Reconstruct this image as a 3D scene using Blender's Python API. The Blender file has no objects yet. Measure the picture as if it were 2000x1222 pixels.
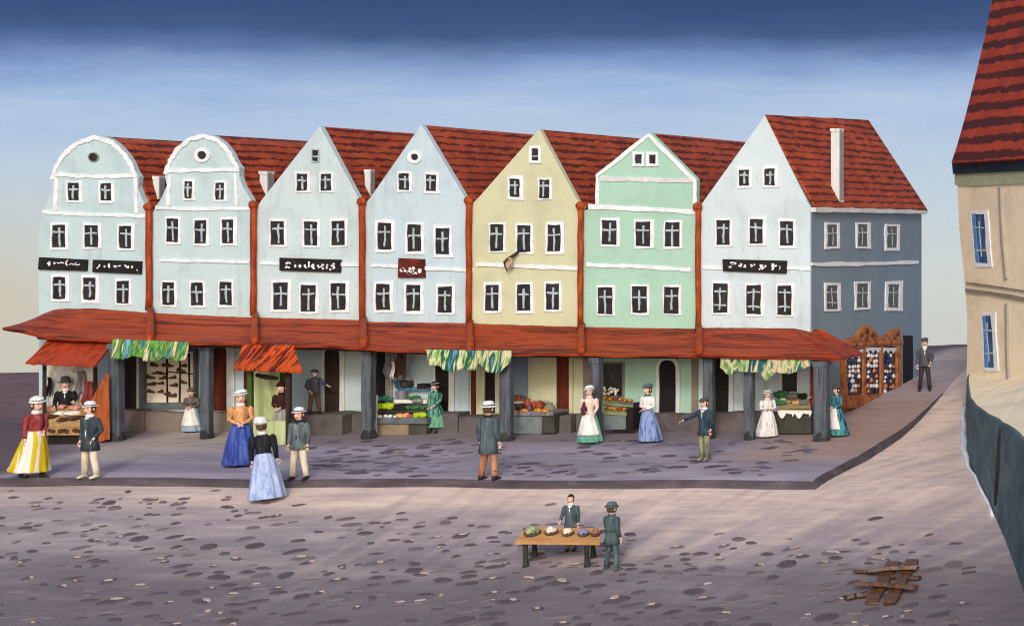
import bpy, bmesh, math, random
from mathutils import Vector, Matrix, noise
RN = random.Random(11)
sc = bpy.context.scene
COL = sc.collection
# ------------------------------------------------------------------ camera, sky, sun, exposure
cam = bpy.data.cameras.new('camera'); camo = bpy.data.objects.new('camera', cam); COL.objects.link(camo)
CX, CY, CZ, F = 28.571, -50.0, 5.357, 3500.0
camo.location = (CX, CY, CZ); camo.rotation_euler = (math.radians(90), 0, 0)
cam.sensor_fit = 'HORIZONTAL'; cam.sensor_width = 36; cam.lens = 63.0
cam.shift_x = -1.0; cam.shift_y = -0.0905
cam.clip_start = 0.5; cam.clip_end = 5000
sc.camera = camo
sc.view_settings.view_transform = 'Standard'; sc.view_settings.look = 'None'
sc.view_settings.exposure = 0.36
sc.cycles.filter_width = 1.1; sc.view_settings.gamma = 1.0
SUN_DIR = Vector((0.28, -0.80, 0.45)).normalized()
sl = bpy.data.lights.new('sun', 'SUN'); so = bpy.data.objects.new('sun', sl); COL.objects.link(so)
sl.energy = 1.0; sl.angle = math.radians(9); sl.color = (1.0, 0.97, 0.94)
so.rotation_euler = SUN_DIR.to_track_quat('Z', 'Y').to_euler(); so.location = (30, -40, 40)

SKYK = 2 ** -0.34
def lin(c):
    c = c / 255.0
    return c / 12.92 if c <= 0.04045 else ((c + 0.055) / 1.055) ** 2.4
def rgb(c, k=1.0): return (lin(c[0]) * k, lin(c[1]) * k, lin(c[2]) * k, 1.0)

class NT:
    """small node-tree writer"""
    def __init__(s, tree): s.t = tree; tree.nodes.clear()
    def n(s, kind, **kw):
        nd = s.t.nodes.new(kind)
        for k, v in kw.items():
            if k.startswith('i_'):
                key = k[2:]; key = int(key) if key.isdigit() else key
                nd.inputs[key].default_value = v
            else: setattr(nd, k, v)
        return nd
    def l(s, a, b): s.t.links.new(a, b)
    def math(s, op, a, b=None, c=None, clamp=False):
        nd = s.n('ShaderNodeMath', operation=op, use_clamp=clamp)
        for i, x in enumerate((a, b, c)):
            if x is None: continue
            if isinstance(x, (int, float)): nd.inputs[i].default_value = x
            else: s.l(x, nd.inputs[i])
        return nd.outputs[0]
    def mix(s, fac, a, b, blend='MIX'):
        nd = s.n('ShaderNodeMix', data_type='RGBA', blend_type=blend)
        for i, x in ((0, fac), (6, a), (7, b)):
            if isinstance(x, (int, float, tuple)): nd.inputs[i].default_value = x
            else: s.l(x, nd.inputs[i])
        return nd.outputs[2]
    def ramp(s, fac, stops, interp='LINEAR'):
        nd = s.n('ShaderNodeValToRGB'); cr = nd.color_ramp; cr.interpolation = interp
        while len(cr.elements) > 1: cr.elements.remove(cr.elements[-1])
        cr.elements[0].position = stops[0][0]; cr.elements[0].color = stops[0][1]
        for p, c in stops[1:]:
            e = cr.elements.new(p); e.color = c
        s.l(fac, nd.inputs[0]); return nd.outputs[0]
    def noise(s, vec, scale, detail=4, rough=0.6, dist=0.0):
        nd = s.n('ShaderNodeTexNoise', i_Scale=scale, i_Detail=detail, i_Roughness=rough, i_Distortion=dist)
        s.l(vec, nd.inputs['Vector']); return nd.outputs[0]
    def mapping(s, vec, sc_=(1, 1, 1), loc=(0, 0, 0), rot=(0, 0, 0)):
        nd = s.n('ShaderNodeMapping', i_Scale=sc_, i_Location=loc, i_Rotation=rot)
        s.l(vec, nd.inputs['Vector']); return nd.outputs[0]

# sky: Nishita above, a dark top band with box-top shade in its colour over a pale low sky ahead, in world directions
w = bpy.data.worlds.new('World'); sc.world = w; w.use_nodes = True
N = NT(w.node_tree)
out = N.n('ShaderNodeOutputWorld'); bg = N.n('ShaderNodeBackground', i_Strength=1.0); N.l(bg.outputs[0], out.inputs[0])
sky = N.n('ShaderNodeTexSky', sky_type='NISHITA', sun_disc=False, sun_elevation=math.asin(SUN_DIR.z),
          sun_rotation=math.atan2(SUN_DIR.x, SUN_DIR.y), air_density=1.0, dust_density=2.5, ozone_density=1.0)
hi = N.mix(1.0, sky.outputs[0], (0.150, 0.143, 0.130, 1.0), 'MULTIPLY')
tc = N.n('ShaderNodeTexCoord'); sep = N.n('ShaderNodeSeparateXYZ'); N.l(tc.outputs['Generated'], sep.inputs[0])
yy = N.math('MAXIMUM', N.math('ABSOLUTE', sep.outputs[1]), 0.25)
elev = N.math('DIVIDE', sep.outputs[2], yy)             # height in the sky, bands parallel to the street
cmb = N.n('ShaderNodeCombineXYZ'); N.l(N.math('DIVIDE', sep.outputs[0], yy), cmb.inputs[0]); N.l(elev, cmb.inputs[1])
cv = cmb.outputs[0]
n1 = N.noise(N.mapping(cv, (5, 14, 1)), 1.0, 5, 0.6)
n2 = N.noise(N.mapping(cv, (14, 60, 1)), 1.0, 5, 0.65)
e2 = N.math('ADD', elev, N.math('MULTIPLY', N.math('SUBTRACT', n1, 0.5), 0.024))
e2 = N.math('ADD', e2, N.math('MULTIPLY', N.math('SUBTRACT', n2, 0.5), 0.014))
def ep(py): return ((430 - py) / F + 0.12) / 0.30
fac = N.math('DIVIDE', N.math('ADD', e2, 0.12), 0.30, clamp=True)
low = N.ramp(fac, [(0.0, rgb((188, 186, 176))), (ep(700), rgb((203, 204, 196))), (ep(560), rgb((207, 212, 208))), (ep(430), rgb((199, 211, 218))),
                   (ep(330), rgb((190, 207, 222))), (ep(230), rgb((170, 193, 223))), (ep(170), rgb((154, 181, 219))), (ep(125), rgb((124, 152, 199))), (ep(95), rgb((94, 120, 168))),
                   (ep(60), rgb((70, 93, 136))), (ep(0), rgb((58, 80, 124))), (ep(-150), rgb((70, 92, 136))), (1.0, rgb((120, 148, 190)))])
gr = N.noise(N.mapping(cv, (1500, 1500, 1)), 1.0, 2, 0.7)
low = N.mix(1.0, low, N.ramp(gr, [(0.25, (0.86, 0.86, 0.86, 1)), (0.75, (1.12, 1.12, 1.12, 1))]), 'MULTIPLY')
# brushy pale haze in the middle of the sky
n3 = N.noise(N.mapping(cv, (4, 34, 1), (3, 1, 0), (0, 0, .12)), 1.0, 6, .68)
mm = N.math('SUBTRACT', 1.0, N.math('DIVIDE', N.math('ABSOLUTE', N.math('SUBTRACT', elev, .062)), .040), clamp=True)
hm = N.math('MULTIPLY', mm, N.math('MULTIPLY', N.math('SUBTRACT', n3, .38, clamp=True), 1.7), clamp=True)
low = N.mix(hm, low, rgb((206, 218, 234)))
# ochre damp patch low on the left part of the sky
lx = N.math('DIVIDE', N.math('SUBTRACT', -0.70, N.math('DIVIDE', sep.outputs[0], yy)), 0.17, clamp=True)
lz = N.math('SUBTRACT', 1.0, N.math('DIVIDE', N.math('ABSOLUTE', N.math('ADD', elev, 0.05)), 0.085), clamp=True)
lm = N.math('MULTIPLY', N.math('MULTIPLY', lx, lz), N.math('MULTIPLY', n1, 1.5), clamp=True)
low = N.mix(lm, low, rgb((202, 192, 170)))
hz = N.math('DIVIDE', N.math('SUBTRACT', elev, 0.16), 0.12, clamp=True)
back = N.math('GREATER_THAN', sep.outputs[1], 0.0)
hz = N.math('MAXIMUM', hz, N.math('SUBTRACT', 1.0, N.math('DIVIDE', sep.outputs[1], 0.3, clamp=True)))
low = N.mix(1.0, low, (SKYK, SKYK, SKYK, 1.0), 'MULTIPLY')
N.l(N.mix(hz, low, hi), bg.inputs[0])

# ------------------------------------------------------------------ picture ray <-> place
def sY(Y): return F / (Y - CY)
def at(px, py, Y):
    s = sY(Y); return Vector((CX + (px - 3000) / s, Y, CZ - (py - 430) / s))
class Plane:
    """vertical wall plane: P(along, z, out)"""
    def __init__(s, O, u, n): s.O = Vector(O); s.u = Vector(u).normalized(); s.n = Vector(n).normalized()
    def hit(s, px, py):
        a = px - 3000                       # X=CX+a q, Y=CY+F q ; (X,Y)=O+u t
        d = a * (-s.u.y) - F * (-s.u.x)
        rx, ry = s.O.x - CX, s.O.y - CY
        q = (rx * (-s.u.y) - ry * (-s.u.x)) / d
        X, Y = CX + a * q, CY + F * q
        return ((X - s.O.x) * s.u.x + (Y - s.O.y) * s.u.y, CZ - (py - 430) * q)
    def P(s, a, z, d=0.0):
        return Vector((s.O.x + s.u.x * a + s.n.x * d, s.O.y + s.u.y * a + s.n.y * d, z))
FRONT = Plane((0, 0), (1, 0), (0, -1))
SIDE = Plane((8.33, 0), (0, 1), (1, 0))
BEIGE = Plane((11.36, 4.0), (2.6, -3.0), (-3.0, -2.6))
def jit(a): return RN.uniform(-a, a)

# ------------------------------------------------------------------ ground heights
def interp(pts, x):
    if x <= pts[0][0]: return pts[0][1]
    for (a, va), (b, vb) in zip(pts, pts[1:]):
        if x <= b: return va + (vb - va) * (x - a) / (b - a)
    return pts[-1][1]
ZP = [(-60, -11.0), (-30, -5.6), (-20, -3.5), (-15, -2.56), (-12, -1.97), (-7, -.97), (0, -.66), (5, -.04), (9, .30), (15, .68),
      (20, .5), (40, -2.4), (100, -11.5), (300, -42), (1500, -220)]
ZL = [(0, -.66), (5, -.50), (15, -.50), (20, -.8), (40, -4.0), (100, -12), (300, -42), (1500, -220)]
def zs(X, Y):
    a = 0.25 * interp(ZP, Y - .6) + 0.5 * interp(ZP, Y) + 0.25 * interp(ZP, Y + .6)
    if Y <= -.6: return a
    if 8 < Y < 60: a += .10 * noise.noise(Vector((X * .55, 3.1, 0))) * min(1, (Y - 8) / 6)
    t = min(1, max(0, (X + 12) / 16.0))
    if X < -13.2 and 1.5 < Y < 12:                       # rough earth bank beyond the end of the row
        u = (Y - 1.5) / 3.5 if Y < 5 else (12 - Y) / 7.0
        return interp(ZL, Y) + min(1, (-13.2 - X) / .5) * u * u * (3 - 2 * u) * (1.12 + .22 * noise.noise(Vector((X * 2.3, 1.7, 0))) + .14 * noise.noise(Vector((X * 6, 4.7, 0))))
    return a * t + (1 - t) * interp(ZL, Y)
def kx(Y): return interp([(-7.3, 11.37), (-4, 11.25), (-1, 10.98), (2, 10.7), (5, 10.3), (9, 9.6), (13, 8.9)], Y)
def kf(X): return -7.0 - 0.25 * min(1, max(0, (X + 8) / 19.0)) + 0.05 * math.sin(X * .9)
def zsw(X, Y): return zs(X, Y) + 0.17 * min(1, max(0.03, (6.5 - Y) / 6.5))
def gz(X, Y):
    if X < kx(Y) and Y > kf(X) and Y < 12: return zsw(X, Y)
    return zs(X, Y)
def place(px, py):
    """point of the ground met by the sight line through a measured picture point"""
    Y = -24.0
    while Y < 60:
        p = at(px, py, Y)
        if p.z <= gz(p.x, p.y): return Vector((p.x, p.y, gz(p.x, p.y)))
        Y += 0.02
    return at(px, py, 10)

# ------------------------------------------------------------------ mesh writer
class MB:
    def __init__(s): s.v = []; s.f = []; s.mi = []
    def add(s, vs, fs, mi=0):
        o = len(s.v); s.v += [Vector(p) for p in vs]
        for f in fs: s.f.append([i + o for i in f]); s.mi.append(mi)
        return s
    def box(s, c, d, rot=None, mi=0, j=0.0):
        x, y, z = d[0] / 2, d[1] / 2, d[2] / 2
        ps = [Vector((a * x + jit(j), b * y + jit(j), e * z + jit(j))) for e in (-1, 1) for b in (-1, 1) for a in (-1, 1)]
        if rot is not None: ps = [rot @ p for p in ps]
        c = Vector(c)
        return s.add([p + c for p in ps], [(0, 2, 3, 1), (4, 5, 7, 6), (0, 1, 5, 4), (2, 6, 7, 3), (0, 4, 6, 2), (1, 3, 7, 5)], mi)
    def prism(s, poly, fn, d0, d1, mi=0):
        n = len(poly)
        vs = [fn(a, b, d0) for a, b in poly] + [fn(a, b, d1) for a, b in poly]
        fs = [tuple(range(n))[::-1], tuple(range(n, 2 * n))] + [(i, (i + 1) % n, n + (i + 1) % n, n + i) for i in range(n)]
        return s.add(vs, fs, mi)
    def ring(s, outer, inner, fn, d0, d1, mi=0):
        n = len(outer)
        vs = [fn(a, b, d) for d in (d0, d1) for lp in (outer, inner) for a, b in lp]
        fs = []
        for i in range(n):
            k = (i + 1) % n
            fs += [(i, k, n + k, n + i), (2*n+i, 3*n+i, 3*n+k, 2*n+k), (i, 2*n+i, 2*n+k, k), (n+i, n+k, 3*n+k, 3*n+i)]
        return s.add(vs, fs, mi)
    def ribbon(s, pts, wid, fn, d0, d1, jw=0.0, mi=0, closed=False, sub=1):
        P = [Vector(p) for p in pts]
        if sub > 1:
            Q = []
            for a, b in zip(P, P[1:]):
                for k in range(sub): Q.append(a.lerp(b, k / sub))
            P = Q + [P[-1]]
        n = len(P); L = []; Rr = []
        for i in range(n):
            if closed: t = P[(i + 1) % n] - P[i - 1]
            else: t = P[min(i + 1, n - 1)] - P[max(i - 1, 0)]
            t = t.normalized(); nn = Vector((-t.y, t.x))
            wd = wid * 0.5 * (1 + jit(jw))
            off = nn * jit(jw) * wid * .35
            L.append(P[i] + nn * wd + off); Rr.append(P[i] - nn * wd + off)
        vs = [fn(p.x, p.y, d) for d in (d0, d1) for lp in (L, Rr) for p in lp]
        fs = []
        m = n if closed else n - 1
        for i in range(m):
            k = (i + 1) % n
            fs += [(i, k, n + k, n + i), (2*n+i, 3*n+i, 3*n+k, 2*n+k), (i, 2*n+i, 2*n+k, k), (n+i, n+k, 3*n+k, 3*n+i)]
        if not closed: fs += [(0, n, 3*n, 2*n), (n-1, 3*n-1, 4*n-1, 2*n-1)]
        return s.add(vs, fs, mi)
    def loft(s, rings, cap=True, mi=0):
        n = len(rings[0]); vs = [p for r in rings for p in r]; fs = []
        for a in range(len(rings) - 1):
            for i in range(n):
                k = (i + 1) % n; fs.append((a*n+i, a*n+k, (a+1)*n+k, (a+1)*n+i))
        if cap: fs += [tuple(range(n))[::-1], tuple((len(rings)-1)*n + i for i in range(n))]
        return s.add(vs, fs, mi)
    def tube(s, pts, rad, n=8, mi=0, flat=1.0):
        P = [Vector(p) for p in pts]
        if isinstance(rad, (int, float)): rad = [rad] * len(P)
        rings = []; ref = Vector((0, 1, 0.05))
        for i, p in enumerate(P):
            t = (P[min(i+1, len(P)-1)] - P[max(i-1, 0)]).normalized()
            if abs(t.dot(ref)) > .95: ref = Vector((1, 0, 0.05))
            a = t.cross(ref).normalized(); b = t.cross(a).normalized()
            rings.append([p + (a * math.cos(q) + b * math.sin(q) * flat) * rad[i] for q in [2*math.pi*k/n for k in range(n)]])
        return s.loft(rings, True, mi)
    def ball(s, c, r, nu=10, nv=7, rot=None, mi=0, lump=0.0, seed=0.0, keep=None):
        c = Vector(c); r = Vector((r, r, r)) if isinstance(r, (int, float)) else Vector(r)
        rings = []
        for j in range(1, nv):
            th = math.pi * j / nv; rr = []
            for i in range(nu):
                ph = 2 * math.pi * i / nu
                d = Vector((math.sin(th)*math.cos(ph), math.sin(th)*math.sin(ph), math.cos(th)))
                k = 1 + (lump * noise.noise(d * 1.7 + Vector((seed, seed*1.3, 0))) if lump else 0)
                p = Vector((d.x*r.x, d.y*r.y, d.z*r.z)) * k
                rr.append(c + (rot @ p if rot is not None else p))
            rings.append(rr)
        return s.loft(rings, True, mi)
    def lathe(s, c, prof, n=12, mi=0, lean=(0, 0)):
        c = Vector(c)
        rings = [[c + Vector((r*math.cos(2*math.pi*k/n) + lean[0]*z, r*math.sin(2*math.pi*k/n) + lean[1]*z, z)) for k in range(n)] for r, z in prof]
        return s.loft(rings, True, mi)
    def slab(s, fn, nu, nv, off, mi=0):
        """two-sided sheet of real thickness: fn(u,v)->point, off = thickness vector"""
        off = Vector(off); g = [[Vector(fn(i/nu, j/nv)) for i in range(nu+1)] for j in range(nv+1)]
        W = nu + 1; vs = [p for r in g for p in r] + [p + off for r in g for p in r]; M = W * (nv+1); fs = []
        for j in range(nv):
            for i in range(nu):
                a = j*W+i; fs += [(a, a+1, a+1+W, a+W), (M+a, M+a+W, M+a+1+W, M+a+1)]
        for i in range(nu):
            fs += [(i, M+i, M+i+1, i+1), (nv*W+i, nv*W+i+1, M+nv*W+i+1, M+nv*W+i)]
        for j in range(nv):
            a, b = j*W, j*W+nu; fs += [(a, a+W, M+a+W, M+a), (b, M+b, M+b+W, b+W)]
        return s.add(vs, fs, mi)
    def build(s, name, mats, parent=None, smooth=False, fix=True):
        me = bpy.data.meshes.new(name)
        me.from_pydata([tuple(p) for p in s.v], [], s.f)
        if not isinstance(mats, (list, tuple)): mats = [mats]
        for m in mats: me.materials.append(m)
        for p, k in zip(me.polygons, s.mi): p.material_index = k; p.use_smooth = smooth
        if fix:
            bm = bmesh.new(); bm.from_mesh(me); bmesh.ops.recalc_face_normals(bm, faces=bm.faces); bm.to_mesh(me); bm.free()
        o = bpy.data.objects.new(name, me); COL.objects.link(o)
        if parent is not None: o.parent = parent
        return o

def tag(o, label=None, cat=None, group=None, kind=None):
    if label: o['label'] = label
    if cat: o['category'] = cat
    if group: o['group'] = group
    if kind: o['kind'] = kind
    return o
def thing(name, label, cat, loc=(0, 0, 0), group=None, rz=0.0, scale=1.0):
    o = bpy.data.objects.new(name, None); COL.objects.link(o); o.empty_display_size = .2
    o.location = loc; o.rotation_euler = (0, 0, rz); o.scale = (scale,) * 3
    return tag(o, label, cat, group)

# ------------------------------------------------------------------ materials
def newmat(name):
    m = bpy.data.materials.new(name); m.use_nodes = True; n = NT(m.node_tree)
    o = n.n('ShaderNodeOutputMaterial'); b = n.n('ShaderNodeBsdfPrincipled'); n.l(b.outputs[0], o.inputs[0])
    return m, n, b
def finish(n, b, col, vec, rough=.8, bump=.25, grain=.16, gscale=38, spec=.25, speck=True):
    g = n.noise(vec, gscale, 3, .7)
    col = n.mix(1.0, col, n.ramp(g, [(.28, (1-grain,)*3 + (1,)), (.72, (1+grain,)*3 + (1,))]), 'MULTIPLY')
    if speck:
        sp = n.noise(vec, 24, 1, .5)
        col = n.mix(n.math('MULTIPLY', n.math('GREATER_THAN', sp, .79), .45), col, (.62, .62, .6, 1))
    n.l(col, b.inputs['Base Color']); b.inputs['Roughness'].default_value = rough
    b.inputs['Specular IOR Level'].default_value = spec
    bn = n.n('ShaderNodeBump', i_Strength=bump, i_Distance=.02); n.l(g, bn.inputs['Height']); n.l(bn.outputs[0], b.inputs['Normal'])
def painted(name, cols, scale=1.2, stretch=(1, 1, 1), rough=.8, bump=.25, grain=.13, detail=5, dist=.4, interp='LINEAR', lo=.3, hi=.7, spec=.25, speck=True, gscale=38):
    """brushed paint: a ramp of close colours over stretched noise"""
    m, n, b = newmat(name)
    tcn = n.n('ShaderNodeTexCoord'); vec = tcn.outputs['Object']
    nz = n.noise(n.mapping(vec, stretch), scale, detail, .62, dist)
    k = len(cols)
    st = [(lo + (hi - lo) * i / max(1, k - 1), rgb(c, .92)) for i, c in enumerate(cols)]
    finish(n, b, n.ramp(nz, st, interp), vec, rough, bump, grain, gscale, spec, speck)
    return m
def plaster(name, c, stain=(150, 160, 150)):
    m, n, b = newmat(name)
    vec = n.n('ShaderNodeTexCoord').outputs['Object']
    nz = n.noise(vec, .8, 6, .6, .3)
    col = n.ramp(nz, [(.3, rgb([x*.93 for x in c], .92)), (.5, rgb(c, .92)), (.72, rgb([min(255, x*1.02) for x in c], .92))])
    st = n.noise(n.mapping(vec, (3.2, 3.2, .55)), 1.0, 4, .6, .2)
    col = n.mix(n.math('MULTIPLY', n.math('SUBTRACT', st, .56, clamp=True), 2.4, clamp=True), col, rgb(stain, .92))
    crk = n.noise(vec, 3.0, 5, .7, 1.5)
    col = n.mix(n.math('MULTIPLY', n.math('LESS_THAN', n.math('ABSOLUTE', n.math('SUBTRACT', crk, .40)), .005), .4), col, rgb((120, 125, 125), .92))
    finish(n, b, col, vec, .85, .3, .07, 30)
    return m
def tiles(name, row, base=((148, 54, 30), (166, 66, 36)), dark=(74, 20, 18), cover=.46, wob=.32, brk=.44):
    """rows of dark brush dashes on red tile, running level along the roof"""
    m, n, b = newmat(name)
    vec = n.n('ShaderNodeTexCoord').outputs['Object']
    sp = n.n('ShaderNodeSeparateXYZ'); n.l(vec, sp.inputs[0])
    wv = n.math('MULTIPLY', n.math('SUBTRACT', n.noise(vec, 2.6, 4, .65), .5), wob * 2)
    rowc = n.math('ADD', n.math('DIVIDE', sp.outputs[2], row), wv)
    fr = n.math('FRACT', rowc); tri = n.math('ABSOLUTE', n.math('SUBTRACT', fr, .5))
    idx = n.math('FLOOR', rowc)
    cb = n.n('ShaderNodeCombineXYZ')
    n.l(n.math('MULTIPLY', n.math('ADD', sp.outputs[0], sp.outputs[1]), 1.3), cb.inputs[0]); n.l(n.math('MULTIPLY', idx, 3.7), cb.inputs[1])
    bk = n.noise(cb.outputs[0], 1.1, 4, .7)
    wid = n.math('MULTIPLY', n.math('SUBTRACT', bk, brk - .16), cover * 1.9, clamp=True)
    mask = n.math('DIVIDE', n.math('SUBTRACT', wid, tri), .07, clamp=True)
    base_c = n.ramp(n.noise(vec, 1.5, 5, .65), [(.3, rgb([x*.8 for x in base[0]], .95)), (.5, rgb(base[0], .95)), (.72, rgb(base[1], .95))])
    dk = n.ramp(n.noise(vec, 4, 3, .6), [(.3, rgb([x*.85 for x in dark], .95)), (.7, rgb([x*1.2 for x in dark], .95))])
    col = n.mix(n.math('MULTIPLY', mask, .93), base_c, dk)
    g = n.noise(vec, 40, 3, .7)
    col = n.mix(1.0, col, n.ramp(g, [(.28, (.88, .88, .88, 1)), (.72, (1.12, 1.12, 1.12, 1))]), 'MULTIPLY')
    n.l(col, b.inputs['Base Color']); b.inputs['Roughness'].default_value = .72; b.inputs['Specular IOR Level'].default_value = .25
    bn = n.n('ShaderNodeBump', i_Strength=.5, i_Distance=.03)
    n.l(n.math('SUBTRACT', g, n.math('MULTIPLY', mask, 1.2)), bn.inputs['Height']); n.l(bn.outputs[0], b.inputs['Normal'])
    return m
M = {}
M['wall1'] = plaster('plaster_pale_blue', (182, 207, 217)); M['wall2'] = plaster('plaster_pale_blue_two', (184, 208, 217))
M['wall3'] = plaster('plaster_ice_blue', (190, 210, 219)); M['wall4'] = plaster('plaster_sky_blue', (186, 208, 222))
M['wall5'] = plaster('plaster_cream_green', (198, 201, 172), (180, 184, 152)); M['wall6'] = plaster('plaster_mint', (164, 204, 190), (140, 190, 178))
M['wall7'] = plaster('plaster_white_blue', (198, 216, 227)); M['slate'] = plaster('plaster_slate', (120, 140, 158), (106, 126, 140))
M['beige'] = plaster('plaster_beige', (238, 223, 197), (222, 206, 178))
M['white'] = painted('white_paint', [(206, 211, 222), (228, 232, 242), (240, 243, 249)], 5, grain=.06, speck=False)
M['pane'] = painted('dark_glass', [(24, 22, 26), (36, 33, 38), (52, 52, 60)], 5, (1, 1, .5), rough=.32, bump=.1, spec=.4, speck=True)
M['bluepane'] = painted('blue_glass', [(24, 36, 52), (44, 78, 122), (70, 112, 168)], 2.2, (2.5, 2.5, .5), rough=.35, spec=.4)
M['bar'] = painted('glazing_grey', [(150, 170, 180), (182, 200, 208)], 8, speck=False)
M['tile'] = tiles('roof_tile_paint', .20, ((166, 70, 40), (190, 90, 52)), (78, 24, 22), cover=.47, wob=.44, brk=.46)
M['tilebig'] = tiles('roof_tile_large', .50, ((152, 52, 30), (170, 64, 38)), (60, 18, 20), .5, .26, .40)
M['pent'] = painted('pent_roof_paint', [(56, 18, 14), (88, 28, 16), (138, 48, 22), (168, 70, 28), (130, 44, 20), (72, 22, 15)], 1.0, (.34, 3.0, 4.2), grain=.08, rough=.6, dist=1.2, lo=.28, hi=.74)
M['pipe'] = painted('rust_pipe_paint', [(112, 38, 18), (150, 58, 20), (182, 84, 28)], 4, (2, 2, .5), rough=.6)
M['cornice'] = painted('grey_white_trim', [(188, 194, 200), (222, 226, 230)], 3)
M['plinth'] = painted('plinth_grey', [(78, 72, 74), (96, 90, 92), (112, 104, 106)], 1.6)
M['plinthlight'] = painted('plinth_brown', [(118, 106, 102), (140, 128, 122)], 1.6)
M['door'] = painted('dark_door', [(38, 28, 28), (54, 40, 38), (66, 52, 48)], 2, (3, 3, .5))
M['doorbrown'] = painted('red_brown_door', [(66, 24, 16), (90, 34, 18), (112, 48, 26)], 2, (4, 4, .4))
M['doorblack'] = painted('black_door', [(22, 20, 22), (36, 32, 34)], 2, (3, 3, .5))
M['surround'] = painted('door_surround', [(196, 204, 206), (222, 228, 230)], 4)
M['post'] = painted('post_slate', [(52, 56, 64), (70, 76, 86), (92, 100, 112), (60, 64, 72)], 2.4, (5, 5, .35), rough=.65)
M['postdark'] = painted('post_base', [(38, 40, 44), (60, 62, 66)], 3)
M['sign'] = painted('sign_black', [(20, 18, 22), (34, 30, 34)], 4, rough=.6); M['signred'] = painted('sign_red', [(60, 22, 20), (84, 30, 24), (120, 46, 28)], 3)
M['letter'] = painted('letter_white', [(225, 228, 234), (248, 248, 250)], 6, speck=False)
M['teal'] = painted('plinth_teal', [(60, 80, 90), (78, 98, 108), (100, 120, 128)], 1.1, (1.6, .5, 1.6), rough=.75)
M['frieze'] = painted('frieze_green', [(150, 158, 132), (170, 176, 150)], 2); M['navy'] = painted('navy_band', [(24, 36, 54), (40, 56, 76)], 2)
M['greyline'] = painted('grey_line', [(122, 112, 106), (148, 138, 130)], 2); M['greystrip'] = painted('grey_pilaster', [(148, 144, 138), (170, 164, 156)], 1.4)
M['chim'] = painted('chimney_white', [(196, 204, 212), (224, 230, 236)], 2, (4, 4, .5)); M['chimgrey'] = painted('chimney_grey', [(140, 146, 152), (168, 172, 176)], 2, (4, 4, .5))
# ------------------------------------------------------------------ ground
def lerp3(a, b, t): return tuple(a[i] + (b[i] - a[i]) * t for i in range(3))
def sstep(a, b, x):
    t = min(1, max(0, (x - a) / (b - a))); return t * t * (3 - 2 * t)
WALLP = [(11.0, 6.5), (11.36, 4.0), (12.6, 0.2), (14.1, -4.4), (15.5, -7.6), (16.74, -10.2), (18.2, -13.6), (19.6, -17.0), (21.2, -21.0)]
def wallx(Y): return interp(sorted((y, x) for x, y in WALLP), Y)
def nz(x, y, s, o=0.0): return noise.fractal(Vector((x * s + o, y * s + o * .7, o)), 1.0, 2.0, 4)
C_CREAM, C_MAUVE, C_GREY, C_VIGNETTE = (228, 206, 196), (176, 164, 170), (150, 141, 151), (104, 97, 107)
def tone_street(X, Y):
    """ground tones of the square: sandy strip under the kerb and up the lane, mauve cobbles further out, vignette shade in the foreground"""
    d = kf(X) - Y if X < 11.4 else max(0.0, (-7.2 - Y)) * 1.0
    st = nz(X * .35, Y * 1.6, .8, 3.1)
    wide = 2.2 + 1.5 * sstep(-4, 11, X)
    t = 1 - sstep(.25, wide, d + st * 1.1)
    if X < 1: t *= .35 + .65 * sstep(-9, 1, X)
    if X > 8:                                            # fan of the side lane
        ang = math.atan2(X - 6, Y + 26); rr = math.hypot(X - 6, Y + 26)
        f = nz(ang * 26, rr * .35, 1.0, 8.0)
        f2 = sstep(-12.5, -5.5, Y + f * 2.4 + (X - 11) * -.28)
        t = max(t * (1 - sstep(8, 12, X) * .2), f2 * 1.0)
    c = lerp3(C_GREY, C_MAUVE, min(1, max(0, .45 + st * .9)))
    c = lerp3(c, C_CREAM, min(1, max(0, t)))
    fan = nz(math.atan2(X - 4, Y + 34) * 75, math.hypot(X - 4, Y + 34) * .28, 1.0, 2.2) if X > 2 else nz(X * .6, Y * 5, 1.0, 2.2)
    c = lerp3(c, (112, 100, 116), min(.2, max(0, fan * .4 - .04))); c = lerp3(c, (222, 204, 190), min(.35, max(0, -fan * .7 - .06)))
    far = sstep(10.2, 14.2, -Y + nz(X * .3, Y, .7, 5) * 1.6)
    c = lerp3(c, C_VIGNETTE, far * .8)  # vignette darkening put into the foreground colour
    lane = sstep(3, 12, Y)
    c = lerp3(c, (184, 164, 162), lane * .7)
    if Y > 11 and X < 7.4: c = lerp3(c, (104, 92, 96), sstep(11, 13.5, Y + nz(X, Y, .5, 2)) * sstep(7.6, 6.6, X) if X > 6.6 else sstep(11, 14.5, Y))
    return c
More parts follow.
